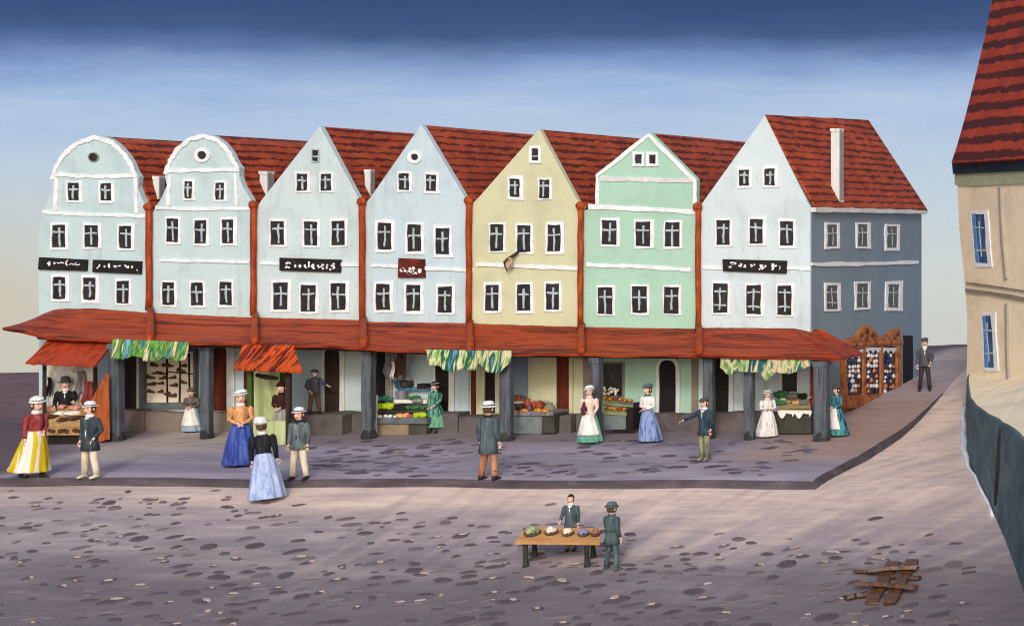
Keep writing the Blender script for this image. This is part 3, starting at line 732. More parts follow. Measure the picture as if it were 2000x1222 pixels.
# ------------------------------------------------------------------ beige house on its plinth at the right of the lane
hb = thing('corner_house', 'beige house with steep red roof and teal plinth beside the sloping lane', 'house', (0, 0, 0))
B = BEIGE
le = hitp(B, [(1886, 770), (1889, 690), (1889, 620), (1883, 540), (1874, 450), (1869, 345)])
aR = 7.0; ztop = B.hit(1869, 330)[1]
mb = MB().prism(le + [(le[-1][0], ztop), (aR, ztop), (aR, le[0][1])], B.P, 0, -.4)
mb.build('wall', M['beige'], hb)
a0 = le[-1][0]
zf0, zf1 = B.hit(1869, 363)[1], B.hit(1869, 340)[1]
MB().prism([(a0 - .04, zf0 + .02), (a0 + 1.4, zf0 - .02), (aR, zf0), (aR, zf1), (a0 - .06, zf1)], B.P, -.3, .05).build('frieze', M['frieze'], hb)
zn = B.hit(1869, 321)[1]
MB().prism([(a0 - .02, zf1), (aR, zf1), (aR, zn + .1), (a0 - .10, zn + .1)], B.P, -.3, .12).build('soffit', M['navy'], hb)
# roof: concave front slope from the eave up to the ridge, hipped hidden end
prof = [((1858, 318), -.35), ((1869, 285), .0), ((1886, 225), .5), ((1905, 150), 1.05), ((1924, 70), 1.6), ((1938, -2), 2.1)]
rg = []
for (px, py), back in prof:
    Yb = 4.3 + back; p = at(px, py, Yb)
    far = p + Vector((B.u.x * 8.0, B.u.y * 8.0, 0)); hid = p + Vector((2.0, 1.6, -.4)); hf = far + Vector((2.0, 1.6, -.4))
    m1 = p.lerp(far, .4)
    rg.append([p, m1, far, hf, hid])
MB().loft(rg).build('roof', M['tilebig'], hb)
def bwin(px0, px1, py0, py1, lean):
    f = window(B, hb, (px0 + px1)/2, (py0 + py1)/2, px1 - px0, py1 - py0, 2, 'bluepane', 'white', lean, (2.5, 10, 8, 9), jw=1.2)
    q = [B.hit((px0+px1)/2 + x + lean * (y/(py1-py0)), (py0+py1)/2 + y) for x, y in ((-(px1-px0)/2, -(py1-py0)/2), (-(px1-px0)/2 + 6, -(py1-py0)/2), (-(px1-px0)/2 + 6, (py1-py0)/2), (-(px1-px0)/2, (py1-py0)/2))]
    MB().prism(q, B.P, -.01, .03).build('reveal', M['blue_reveal'], f)
M['blue_reveal'] = painted('blue_reveal', [(70, 112, 176), (106, 150, 206)], 3, speck=False)
bwin(1903, 1927, 418, 514, 8); bwin(1922, 1940, 617, 718, 5)
MB().ribbon(hitp(B, [(1890, 552), (1940, 559), (2020, 571), (2060, 577)]), .05, B.P, -.01, .05, .2, sub=5).build('string_course', M['greyline'], hb)
MB().ribbon(hitp(B, [(1889, 567), (1940, 573), (2020, 587), (2060, 593)]), .11, B.P, -.01, .06, .2, sub=5).build('string_course', M['greyline'], hb)
MB().ribbon(hitp(B, [(1955, 366), (1960, 470), (1967, 545)]), .16, B.P, -.01, .07, .15, sub=6).build('pilaster_or_shade', M['greystrip'], hb)
MB().ribbon(hitp(B, [(1968, 592), (1969, 680), (1972, 770)]), .14, B.P, -.01, .07, .15, sub=6).build('pilaster_or_shade', M['greystrip'], hb)
# plinth wall following the lane, level top, and the paved strip behind it
zt = .72; P2 = [Vector(p) for p in WALLP]
for i in range(3):                                     # soften the plan line
    Q = [P2[0]]
    for a, b_ in zip(P2, P2[1:]): Q += [a.lerp(b_, .25), a.lerp(b_, .75)]
    P2 = Q + [P2[-1]]
P2 = [p for i, p in enumerate(P2) if i % 2 == 0 or i == len(P2) - 1]
vs = []; fs = []
for i, p in enumerate(P2):
    zb = zs(p.x, p.y) - .25; tz = zt + .05 * nz(p.x, p.y, .8) + .14 * sstep(2, -14, p.y)
    vs += [(p.x, p.y, zb), (p.x + .02, p.y, (zb + tz)/2), (p.x + .03, p.y + .01, tz - .03), (p.x + .05, p.y + .02, tz), (p.x + .09, p.y + .03, tz), (p.x + .6, p.y + .2, zb)]
for i in range(len(P2) - 1):
    for k in range(6): fs.append((i*6+k, i*6+(k+1) % 6, (i+1)*6+(k+1) % 6, (i+1)*6+k))
fs += [tuple(range(6)), tuple((len(P2)-1)*6 + k for k in range(6))]
MB().add(vs, fs).build('plinth', M['teal'], hb)
tv = []; tf = []
for i, p in enumerate(P2):
    t_ = i / (len(P2) - 1); tz = zt + .05 * nz(p.x, p.y, .8) + .14 * sstep(2, -14, p.y) - .006
    e = B.P(.02 + 6.9 * min(1, t_ * 1.25), 0, -.05)
    tv += [(p.x + .07, p.y + .02, tz), (e.x, e.y, .78 + .9 * sstep(.35, .9, t_))]
for i in range(len(P2) - 1): tf.append((2*i, 2*i+1, 2*i+3, 2*i+2))
MB().add(tv, tf).build('terrace', M['beige'], hb)
# white edging at the foot of the plinth, dark drain streak on it
WS = sorted((p.y, p.x) for p in P2)
def wx2(Y): return interp(WS, Y)
mb = MB(); pts = []
for i in range(40):
    Y = 3.6 - 12.8 * i / 39; X = wx2(Y) - .05 + .02 * math.sin(i * .9); pts.append((X, Y, zs(X, Y) + .03))
mb.tube(pts, [.06 + .11 * math.sin(math.pi * min(1, (i + 2) / 30.0)) + jit(.015) for i in range(40)], 7, flat=.6)
mb.build('edging', M['white'], hb, True)
pts = []
for k in range(9):
    py = 835 + 150 * k / 8; px = 1957 - 9 * (k / 8) ** 2
    Y = -7.4 - .35 * k / 8
    for _ in range(60):
        p = at(px, py, Y); dx = p.x - wx2(Y); Y += -dx * .18 if abs(dx) < 4 else -.2 * (1 if dx > 0 else -1)
    p = at(px, py, Y); pts.append((p.x - .02, p.y, p.z))
M['drain'] = painted('drain_brown', [(38, 34, 36), (60, 52, 52)], 3)
MB().tube(pts, [.05, .07, .08, .085, .09, .09, .09, .08, .05], 7).build('drainpipe', M['drain'], hb, True)

# ------------------------------------------------------------------ arcade: pent roof in seven bays on slate posts
arc = thing('arcade', 'long red pent roof on dark slate posts along the whole house row', 'arcade', (0, 0, 0))
YE = -1.9
def bay(top, eav, n=22, tip=None):
    """top / eave: measured lines; surface between wall (Y~0) and eave (Y=-3)"""
    def ln(pts, t):
        xs = [p[0] for p in pts]; x = xs[0] + (xs[-1] - xs[0]) * t; return x, interp(pts, x)
    def fn(u, v):
        tx, ty = ln(top, u); ex, ey = ln(eav, u)
        a = at(tx, ty, -.02); b_ = at(ex, ey, YE)
        p = a.lerp(b_, v); p.z += .05 * math.sin(v * 3.14) * -1 + .018 * math.sin(u * 9 + v * 2) * v + (jit(.006))
        return p
    MB().slab(fn, n, 8, (0, .03, -.07)).build('roof_section', M['pent'], arc, False)
bay([(86, 612), (110, 603), (180, 602), (297, 611)], [(4, 641), (40, 646), (82, 655), (150, 662), (297, 668)], 30)
bay([(297, 611), (400, 616), (500, 620)], [(297, 668), (400, 669), (500, 673)])
bay([(500, 620), (600, 622), (709, 625)], [(500, 671), (600, 674), (712, 678)])
bay([(709, 628), (800, 629), (917, 631)], [(712, 680), (800, 683), (919, 690)])
bay([(917, 631), (1030, 635), (1136, 638)], [(919, 688), (1030, 691), (1138, 690)])
bay([(1136, 638), (1250, 640), (1367, 642)], [(1138, 691), (1250, 692), (1368, 693)])
bay([(1367, 640), (1450, 640), (1546, 641)], [(1368, 693), (1480, 696), (1640, 699)], 26)
# hipped return of the roof round the corner
def hip(u, v):
    a = at(1546, 641, -.02); b_ = at(1640, 699, YE); c = Vector((a.x + .75, .25, a.z - .05)); d = Vector((b_.x - .3, .6, b_.z - .05))
    return a.lerp(c, u).lerp(b_.lerp(d, u), v)
MB().slab(hip, 8, 8, (-.02, .0, -.07)).build('roof_section', M['pent'], arc)
for x, y0, y1 in ((295, 606, 668), (499, 616, 672), (711, 626, 679), (919, 632, 690), (1137, 638, 691), (1366, 640, 694)):
    P = [at(x + jit(1), y0 + (y1 - y0) * k / 5, -.05 + (YE + .05) * k / 5) + Vector((0, -.03, .05)) for k in range(6)]
    MB().tube(P, [.10, .09, .10, .11, .13, .10], 8, flat=.8).build('roof_roll', M['pipe'], arc, True)
M['beam'] = painted('eave_beam', [(40, 30, 28), (64, 46, 40)], 2)
EAVE = [(60, 652), (90, 656), (297, 668), (500, 673), (712, 679), (919, 689), (1138, 691), (1368, 693), (1480, 696), (1640, 699)]
TOPL = [(100, 603), (297, 611), (500, 620), (709, 626), (917, 632), (1136, 638), (1367, 641), (1640, 642)]
def post(px, py1, wpx, py0=690, mat='post'):
    p = place(px, py1); Y = p.y; s = sY(Y); wd = wpx / s
    if Y < YE + .12: Y = YE + .12; q_ = at(px, py1, Y); p = Vector((q_.x, Y, gz(q_.x, Y)))
    e_ = at(px, interp(EAVE, px), YE); t_ = at(px, interp(TOPL, px), 0)
    zt_ = e_.z + (t_.z - e_.z) * (Y - YE) / (0 - YE) - .11
    mb = MB(); rg = []
    for k in range(8):
        z = p.z - .05 + (zt_ - p.z) * k / 7; j_ = jit(.012); w2 = wd * .5 * (1 + jit(.05))
        rg.append([Vector((p.x + j_ + a * w2, Y + b_ * w2, z)) for a, b_ in ((-1, -.75), (-.75, -1), (.75, -1), (1, -.75), (1, .75), (.75, 1), (-.75, 1), (-1, .75))])
    o = mb.loft(rg).build('post', M[mat], arc)
    b2 = MB(); b2.lathe((p.x, Y, p.z - .06), [(wd*.66, 0), (wd*.68, .14), (wd*.62, .24), (wd*.58, .30)], 8); b2.build('base', M['postdark'], o)
    MB().box((p.x, Y, zt_ - .1), (wd*1.08, wd*1.08, .14), None, 0, .012).build('capital', M['post'], o)
for a in ((228, 876, 21), (404, 856, 17), (720, 856, 20), (990, 866, 20), (1165, 861, 18), (1385, 856, 18), (1464, 858, 17), (1605, 880, 26)): post(*a)
zb_ = []
e = [(75, 658), (297, 671), (500, 676), (712, 682), (919, 692), (1138, 694), (1368, 696), (1600, 700)]
MB().tube([at(x, y, YE + .3) for x, y in e], .06, 6).build('eave_beam', M['beam'], arc)

# ------------------------------------------------------------------ awning cloths hanging from the eave
CL = [(208, 186, 150), (128, 176, 60), (20, 92, 62), (38, 76, 112), (116, 172, 200), (196, 186, 150), (62, 128, 54), (22, 62, 72)]
M['awn1'] = painted('cloth_stripes_blue_green', [(20, 78, 62), (112, 172, 204), (40, 88, 128), (112, 166, 62), (28, 94, 50), (220, 204, 172), (56, 132, 66), (24, 78, 92)], 1.0, (4.8, 1, .5), lo=.28, hi=.72, dist=.5, detail=3, interp='LINEAR', grain=.18, speck=False)
M['awn2'] = painted('cloth_stripes_lime', [(26, 70, 92), (20, 80, 72), (112, 166, 70), (214, 204, 174), (44, 112, 60), (22, 64, 66), (92, 152, 192), (150, 80, 58)], 1.0, (4.4, 1, .7), lo=.28, hi=.72, dist=.5, detail=3, interp='LINEAR', grain=.18, speck=False)
M['awn3'] = painted('cloth_patches_teal', [(24, 56, 92), (30, 96, 96), (116, 154, 88), (212, 192, 158), (40, 104, 92), (26, 70, 80), (20, 40, 84)], 1.0, (3.2, 1, 1.0), lo=.28, hi=.72, dist=.6, detail=3, interp='LINEAR', grain=.2, speck=False)
def awning(label, mat, top, bot, Y, amp=.05, waves=7, name='awning_cloth'):
    ph = RN.uniform(0, 6)
    def fn(u, v):
        x = top[0][0] + (top[-1][0] - top[0][0]) * u; xb = bot[0][0] + (bot[-1][0] - bot[0][0]) * u
        a = at(x, interp(top, x), Y); b_ = at(xb, interp(bot, xb), Y - .16)
        p = a.lerp(b_, v); p.y += amp * (v ** .6) * math.sin(u * waves * 6.283 + ph) + .02 * math.sin(u * 31 + v * 3); return p
    tag(MB().slab(fn, 64, 9, (0, .014, 0)).build(name, mat, None, True), label, 'awning', 'cloths hung from the arcade eave')
awning('blue and green striped cloth hung over the dark door by the shoe window', M['awn1'], [(219, 662), (290, 664), (369, 668)],
       [(217, 700), (240, 702), (262, 694), (285, 705), (305, 706), (320, 696), (340, 706), (356, 704), (366, 692)], YE - .1)
awning('long lime and teal scalloped cloth over the green vegetable stand', M['awn2'], [(831, 682), (920, 684), (999, 684)],
       [(833, 712), (852, 714), (882, 728), (905, 718), (925, 725), (938, 708), (948, 727), (978, 728), (994, 706)], YE - .1)
awning('teal and cream patched cloth beside the last arcade posts', M['awn3'], [(1407, 697), (1490, 699), (1588, 701)],
       [(1405, 718), (1424, 732), (1446, 724), (1462, 728), (1478, 726), (1497, 744), (1515, 726), (1540, 731), (1566, 722), (1582, 714)], YE + .1)

# ------------------------------------------------------------------ signs
def sign(label, quad, strokes, sx, ox, oy, mat='sign', wd=.045, d=.07):
    t = thing('shop_sign', label, 'sign', FRONT.P(*FRONT.hit(*quad[3])), 'signs on the house fronts')
    off = -Vector(t.location)
    fn = lambda a, z, dd: FRONT.P(a, z, dd) + off
    MB().prism([FRONT.hit(*p) for p in quad], fn, -.01, d).build('board', M[mat], t)
    mb = MB()
    for st in strokes:
        pts = [FRONT.hit(ox + x / sx, oy + y / sx) for x, y in st[1:]]
        if len(pts) == 1: pts = [(pts[0][0] - .022, pts[0][1] + .01), (pts[0][0] + .022, pts[0][1] - .008)]
        mb.ribbon(pts, wd * st[0], fn, d - .005, d + .012, .25, sub=2 if len(pts) < 4 else 1)
    mb.build('lettering', M['letter'], t)
    return t
sign('black sign with white script, nearer the free end of the row', [(78, 526), (80, 502), (173, 507), (172, 529)],
     [(.9, (235,170),(210,190),(225,210),(240,190)), (.9, (275,180),(290,195)), (.6, (310,180),(330,190),(350,180),(385,185)), (.7, (425,155),(405,185),(420,215)), (.6, (440,205),(470,190),(490,205),(520,180),(510,210),(555,200))], 5.556, 60, 480)
sign('black sign with broken white script beside the first downpipe', [(184, 531), (185, 507), (279, 510), (278, 535)],
     [(.7, (775,200),(760,230),(740,245)), (.9, (820,215),(830,232)), (.9, (875,190),(870,225),(885,232)), (.9, (925,215),(945,230),(952,215)), (.7, (970,220),(1000,216)), (.9, (1040,210),(1062,216)), (.7, (1055,225),(1085,240),(1080,214)), (.9, (1120,215),(1125,242)), (.4, (1170,255),(1185,270))], 5.556, 60, 480)
sign('black sign with bold white letters on the blue house beside the kiosk', [(549, 528), (549, 503), (668, 507), (667, 532)],
     [(1, (400,320),(450,278),(520,305)), (1, (440,378),(385,405)), (.9, (440,388),(500,412)), (.9, (640,330),(620,360),(635,400)), (.9, (740,325),(715,370),(740,405),(765,370),(740,328)),
      (1, (870,330),(855,370),(905,412)), (.9, (975,260),(960,310),(965,350),(958,400)), (1, (1065,318),(1030,370),(1098,436)), (.6, (1065,325),(1092,350),(1050,372)), (.9, (1178,340),(1215,412)), (.9, (1290,318),(1255,402)), (.9, (1290,320),(1322,362)), (1.1, (1305,430)),
      (1.1, (1410,348)), (.9, (1393,380),(1405,432)), (.9, (1592,312),(1540,322)), (.9, (1500,355),(1575,370),(1590,400),(1545,436)), (1.1, (1485,452))], 12.5, 530, 490)
sign('black sign with broken white letters on the corner house', [(1414, 529), (1413, 506), (1538, 509), (1537, 534)],
     [(1, (385,240),(470,235)), (1, (510,225),(515,285)), (.9, (345,345),(412,350)), (.8, (430,290),(440,300)), (1, (600,310),(650,330),(690,280),(640,270)), (1.1, (780,290),(745,350),(792,340)),
      (1, (915,280),(945,345),(960,300)), (1, (1010,290)), (1, (1170,280),(1180,340),(1215,400),(1258,375),(1210,340),(1225,290)), (.9, (1300,300),(1290,350)), (.9, (1145,405)), (1, (1460,270),(1510,292),(1522,265)), (.9, (1450,335),(1592,315)), (1, (1510,345),(1470,425)), (.4, (1665,320),(1680,360),(1660,420))], 13.33, 1400, 495)
sign('small dark red sign with white bowl and cup shapes', [(780, 542), (781, 504), (831, 506), (832, 542)],
     [(1.7, (340,760),(430,690),(480,750)), (1, (430,640),(590,790)), (1, (430,640),(400,720)), (2.2, (650,805),(780,830),(930,810)), (1.2, (640,795),(780,880),(950,815)), (1.1, (740,600),(770,740)), (1.2, (770,735),(900,735)), (1.2, (900,735),(960,620)), (1.2, (830,640),(830,720)), (1, (860,590),(960,625)), (2, (1100,745),(1250,750)), (1.1, (990,820),(1050,890)), (.6, (1130,830),(1190,850))], 22.2, 770, 495, 'signred')
# a scrap clinging under the middle window of the yellow house
M['scrap'] = painted('scrap_tan', [(150, 120, 90), (196, 172, 140), (110, 80, 58)], 14, rough=.5, speck=False)
t = thing('debris_scrap', 'small dry brown scrap with tan flake under a window of the yellow house', 'scrap', FRONT.P(*FRONT.hit(1002, 512)))
o_ = -Vector(t.location)
q = lambda x, y, d: FRONT.P(*FRONT.hit(x, y), d) + o_
MB().tube([q(1016, 490, .05), q(1009, 498, .12), q(1001, 505, .2), q(995, 512, .24), q(996, 520, .22), q(999, 530, .2)], [.03, .045, .045, .04, .03, .012], 6).build('stalk', M['door'], t, True)
MB().add([q(1000, 503, .22), q(1011, 503, .28), q(1012, 514, .3), (q(1004, 522, .27)), q(999, 524, .25), q(996, 514, .24),
          q(1000, 503, .21), q(1011, 503, .27), q(1012, 514, .29), (q(1004, 522, .26)), q(999, 524, .24), q(996, 514, .23)],
         [(0, 1, 2, 3, 4, 5), (11, 10, 9, 8, 7, 6)] + [(i, (i+1) % 6, 6+(i+1) % 6, 6+i) for i in range(6)]).build('flake', M['scrap'], t)

# ------------------------------------------------------------------ shop windows (parts of their houses)
M['shopframe'] = painted('shop_frame_grey', [(84, 92, 98), (112, 122, 128)], 3); M['paper'] = painted('shop_paper', [(228, 220, 202), (240, 234, 220), (222, 202, 190)], 2.5, speck=False)
sw_ = MB().ring([FRONT.hit(*p) for p in ((279, 797), (279, 680), (388, 680), (388, 795))], [FRONT.hit(*p) for p in ((288, 786), (288, 686), (384, 686), (384, 784))], FRONT.P, -.01, .14).build('shop_window', M['shopframe'], H[0])
MB().prism([FRONT.hit(*p) for p in ((286, 787), (286, 684), (385, 684), (385, 786))], FRONT.P, -.01, .02).build('display_panel', M['paper'], sw_)
for x in (328, 353, 372): MB().ribbon([FRONT.hit(x + jit(1), y) for y in (690, 735, 785)], .035, FRONT.P, .01, .05, .2).build('mullion', M['doorblack'], sw_)
MB().ribbon([FRONT.hit(x, y) for x, y in ((328, 725), (355, 728), (383, 730))], .03, FRONT.P, .01, .055, .2).build('glazing_bar', M['doorblack'], sw_)
M['shoe'] = painted('shoe_leather', [(64, 42, 30), (92, 64, 48), (120, 92, 74)], 9, rough=.5, speck=False)
def shoe_mesh():
    mb = MB()
    rg = []
    for x, zc, rz, ry in ((-.11, .03, .03, .035), (-.10, .055, .058, .045), (-.06, .06, .062, .048), (-.02, .045, .045, .045), (.05, .036, .036, .05), (.10, .034, .032, .048), (.135, .026, .02, .03)):
        rg.append([Vector((x, math.cos(q_) * ry, max(0, zc + math.sin(q_) * rz))) for q_ in [2*math.pi*k/8 for k in range(8)]])
    return mb.loft(rg)
sh0 = None
for x, y in ((305, 711), (327, 712), (309, 726), (322, 727), (298, 735), (323, 736), (300, 748), (318, 746), (299, 762), (318, 762), (331, 766), (336, 712), (342, 735), (344, 750), (341, 770), (357, 722), (361, 744), (362, 712)):
    p = FRONT.P(*FRONT.hit(x, y + 4), .09)
    if sh0 is None: sh0 = o = shoe_mesh().build('shoe', M['shoe'], None, True)
    else: o = sh0.copy(); COL.objects.link(o)
    o.location = p; o.rotation_euler = (0, jit(.12), jit(.3) + RN.choice((0, 0, 3.14))); k = RN.uniform(.72, .95); o.scale = (k, k, k * 1.1)
    tag(o, 'brown leather shoe on the cream display of the grey shop window', 'shoe', 'brown shoes in the shop window')
# carved wooden shop front on the slate side wall
M['carve'] = painted('carved_oak', [(104, 54, 28), (154, 88, 46), (184, 116, 66), (130, 72, 38)], 3.2, rough=.55)
M['carvedark'] = painted('carved_oak_dark', [(84, 44, 26), (130, 76, 44)], 4)
cw = lambda x, y: SW.hit(x, y)
outer = [cw(*p) for p in ((1642, 801), (1640, 700), (1641, 668), (1668, 655), (1680, 640), (1685, 634), (1698, 640), (1712, 658), (1722, 660), (1738, 645), (1752, 639), (1754, 690), (1757, 782))]
inner = [cw(*p) for p in ((1650, 772), (1648, 730), (1648, 690), (1664, 682), (1680, 678), (1690, 676), (1700, 675), (1712, 675), (1722, 675), (1736, 676), (1746, 678), (1747, 700), (1747, 768))]
fr_ = MB().ring(outer, inner, SW.P, -.01, .10).build('shop_window', M['carve'], H[6])
MB().prism([cw(*p) for p in ((1647, 774), (1646, 688), (1690, 674), (1748, 676), (1749, 770))], SW.P, -.005, .03).build('pane', M['pane'], fr_)
for x in (1683, 1717): MB().ribbon([cw(x, 676), cw(x + 1, 730), cw(x + 1, 770)], .20, SW.P, .02, .085, .1, sub=3).build('mullion', M['carve'], fr_)
mb = MB(); 
for x, y, r in ((1686, 646, .20), (1676, 654, .14), (1697, 654, .14), (1747, 652, .16), (1740, 660, .12), (1660, 668, .12), (1710, 668, .12), (1685, 662, .14)):
    p = SW.P(*cw(x, y), .09); mb.ball(p, (.05, r * 1.2, r * .55), 8, 5, lump=.5, seed=x)
mb.build('carving', M['carvedark'], fr_, True)
MB().ribbon([cw(1642, 790), cw(1700, 782), cw(1757, 775)], .24, SW.P, .05, .16, .05, sub=4).build('sill', M['carve'], fr_)
MB().ribbon([cw(1641, 674), cw(1700, 668), cw(1756, 668)], .10, SW.P, .05, .14, .1, sub=4).build('cornice', M['carve'], fr_)
M['tr1'] = painted('trinket_white', [(200, 204, 214), (238, 238, 242)], 8, speck=False); M['tr2'] = painted('trinket_rose', [(176, 110, 90), (206, 146, 124)], 8, speck=False); M['tr3'] = painted('trinket_blue', [(28, 40, 84), (60, 84, 140)], 8, speck=False)
protos = []
for m_, nm in (('tr1', 'white'), ('tr2', 'rose'), ('tr3', 'blue')):
    mb = MB().lathe((0, 0, 0), [(.03, 0), (.06, .02), (.07, .08), (.04, .13), (.03, .15), (.045, .17)], 9)
    protos.append((mb, m_, nm))
made = {}
for px0, px1 in ((1652, 1676), (1689, 1711), (1722, 1744)):
    for r in range(8):
        for c in range(4):
            px = px0 + (px1 - px0) * (c + .5) / 4 + jit(1.2); py = 690 + 78 * (r + .9) / 8 + jit(1.5)
            k = RN.choices((0, 1, 2, 3), (4, 2, 2, 3))[0]
            if k == 3: continue
            mb, m_, nm = protos[k]
            if k not in made: made[k] = o = mb.build('ornament', M[m_], None, True)
            else: o = made[k].copy(); COL.objects.link(o)
            o.location = SW.P(*cw(px, py), .06); z = RN.uniform(.5, .85); o.scale = (z, z * 2.2, z)
            pn = {1652: 'in the carved window panel closest to the arcade', 1689: 'in the middle panel of the carved window', 1722: 'in the carved window panel beside the black door'}[px0]
            tag(o, '%s china ornament %s' % (nm, pn), 'ornament', '%s ornaments %s' % (nm, pn))
lace = MB(); 
def lf(u, v):
    x = 1650 + 96 * u; y0_ = interp([(1650, 690), (1690, 678), (1746, 679)], x); p = SW.P(*cw(x, y0_ + (8 + 3 * math.cos(u * 60)) * v), .07); return p
lace.slab(lf, 60, 2, (.01, 0, 0)).build('lace_valance', M['tr1'], fr_)
door(SW, H[6], 1764, 1781, 655, 748, 'doorblack', False)
# ------------------------------------------------------------------ stalls, kiosk and what lies on them
M['canopy1'] = painted('canopy_red', [(88, 28, 20), (150, 54, 28), (176, 66, 34), (160, 58, 30), (120, 42, 26)], 1.5, (2.6, .6, .6), rough=.6, dist=.7, lo=.36, hi=.64)
M['canopy2'] = painted('canopy_orange', [(84, 22, 10), (178, 66, 18), (206, 88, 26), (190, 74, 20), (104, 30, 14)], 1.9, (3.6, .4, .4), rough=.6, dist=.5, lo=.40, hi=.60, detail=3)
M['orangeboard'] = painted('orange_brown_board', [(120, 56, 28), (160, 82, 44), (182, 104, 62)], 2, (4, 4, .5)); M['wood'] = painted('tan_wood', [(136, 104, 66), (172, 138, 94), (192, 160, 116)], 2.2, (1, 4, 4))
M['darkwood'] = painted('dark_wood', [(44, 34, 30), (66, 50, 42)], 2.4, (4, 4, .6)); M['offwhite'] = painted('stall_back', [(150, 152, 156), (206, 206, 200), (222, 222, 214), (190, 170, 168)], 1.6, lo=.34, hi=.62)
M['pink'] = painted('pink_goods', [(168, 104, 94), (200, 140, 124), (222, 182, 166)], 6, speck=False); M['cloth_w'] = painted('white_cloth', [(200, 204, 206), (234, 234, 232), (244, 244, 242)], 6, speck=False)
M['redcloth'] = painted('red_cloth', [(98, 34, 34), (138, 56, 54), (168, 92, 88)], 3.5, (3, 3, .7), speck=False); M['greycloth'] = painted('grey_cloth', [(92, 90, 100), (128, 126, 136), (160, 158, 166)], 3.5, (3, 3, .7), speck=False)
M['sausage'] = painted('dark_brown_goods', [(58, 36, 30), (84, 54, 44)], 6, rough=.5, speck=False)
M['lime'] = painted('lime_green', [(140, 176, 30), (176, 206, 48), (190, 214, 76)], 5, speck=False); M['leaf'] = painted('leaf_green', [(34, 84, 56), (58, 120, 76), (96, 150, 96)], 6, speck=False)
M['bluecloth'] = painted('blue_cloth', [(44, 84, 112), (74, 124, 156), (104, 152, 178)], 3, speck=False); M['tealg'] = painted('teal_cloth', [(28, 84, 84), (60, 128, 116), (92, 160, 140)], 3, speck=False)
M['crate'] = painted('black_crate', [(26, 22, 24), (44, 38, 40)], 4); M['peach'] = painted('peach_fruit', [(190, 120, 84), (226, 176, 122), (228, 206, 160)], 6, speck=False); M['rosefruit'] = painted('rose_fruit', [(150, 70, 66), (190, 112, 104)], 6, speck=False)
M['stone_t'] = painted('tan_stone', [(128, 114, 96), (156, 142, 120)], 2.5); M['stone_g'] = painted('grey_counter', [(92, 104, 108), (116, 128, 132), (136, 148, 150)], 1.8); M['stone_d'] = painted('dark_counter', [(54, 56, 52), (78, 78, 70)], 2.5)
M['bread'] = painted('bread_crust', [(150, 84, 34), (204, 136, 58), (226, 174, 92)], 9, rough=.6, speck=False); M['terra'] = painted('terracotta', [(130, 52, 26), (166, 74, 40), (190, 100, 60)], 6, rough=.5, speck=False)
M['mauvepot'] = painted('mauve_pot', [(96, 76, 80), (128, 104, 106)], 6, rough=.5, speck=False); M['sage'] = painted('sage_sack', [(112, 122, 108), (146, 156, 138)], 4, speck=False)
M['kgreen'] = painted('kiosk_pale_green', [(150, 164, 104), (178, 190, 138), (198, 206, 164)], 1.6, (3, 3, .6)); M['kdark'] = painted('kiosk_dark_green', [(42, 66, 22), (60, 88, 34), (80, 106, 52)], 2, (3, 3, .5))
M['khaki'] = painted('tray_khaki', [(150, 132, 96), (180, 164, 128)], 3); M['grass'] = painted('tray_green', [(128, 140, 92), (158, 168, 120)], 4)
def stuff_item(name, label, cat, group, mb, m, loc, rz=0.0, smooth=True):
    o = mb.build(name, m, None, smooth); o.location = loc; o.rotation_euler = (0, 0, rz); return tag(o, label, cat, group)
def slabbox(mb, px0, px1, py0, py1, Y0, Y1, mi=0, j=.012):
    """box whose front face (at Y0) spans the measured rectangle, running back to Y1"""
    a = at(px0, py0, Y0); b_ = at(px1, py1, Y0)
    return mb.box(((a.x + b_.x)/2, (Y0 + Y1)/2, (a.z + b_.z)/2), (b_.x - a.x, Y1 - Y0, a.z - b_.z), None, mi, j)

# --- red canopied stall at the free end of the arcade
st = thing('market_stall', 'stall with red lean-to canopy and sloping goods counter at the end of the arcade', 'stall', place(130, 866))
so_ = -Vector(st.location)
class Off(MB):
    def build(s, name, mats, parent=None, smooth=False, fix=True):
        if parent is not None and parent.parent is None and parent.type == 'EMPTY': d = -Vector(parent.location)
        elif parent is not None and parent.parent is not None: d = -Vector(parent.parent.location)
        else: d = Vector((0, 0, 0))
        s.v = [p + d for p in s.v]
        return MB.build(s, name, mats, parent, smooth, fix)
A_, B_, C_, D_ = at(98, 657, -1.45), at(223, 661, -1.45), at(186, 713, -2.75), at(49, 708, -2.75)
Off().slab(lambda u, v: A_.lerp(B_, u).lerp(D_.lerp(C_, u), v) + Vector((0, 0, -.03 * math.sin(v*3.14) + .015*math.sin(u*40))), 26, 8, (0, .02, -.05)).build('canopy', M['canopy1'], st)
mb = Off(); slabbox(mb, 92, 188, 712, 800, -1.50, -1.44); mb.build('back_panel', M['offwhite'], st)
for x, y0, y1, Y in ((87, 712, 872, -2.30), (186, 716, 866, -1.60)):
    p1 = at(x, y1, Y); p0 = at(x, y0, Y); p1.z = gz(p1.x, Y) - .03
    Off().tube([p0, p0.lerp(p1, .5) + Vector((jit(.01), 0, 0)), p1], .045, 7).build('pole', M['darkwood'], st)
mb = Off(); q = [at(*p, -2.15) for p in ((206, 730), (190, 758), (170, 800), (171, 850), (184, 866), (208, 858))]
n_ = len(q); mb.add(q + [p + Vector((.05, .05, 0)) for p in q], [tuple(range(n_)), tuple(range(n_, 2*n_))[::-1]] + [(i, (i+1) % n_, n_+(i+1) % n_, n_+i) for i in range(n_)]).build('side_board', M['orangeboard'], st)
mb = Off(); slabbox(mb, 91, 168, 829, 850, -2.45, -1.80); mb.build('counter_front', M['wood'], st)
gzb = gz(at(130, 866, -2.35).x, -2.35)
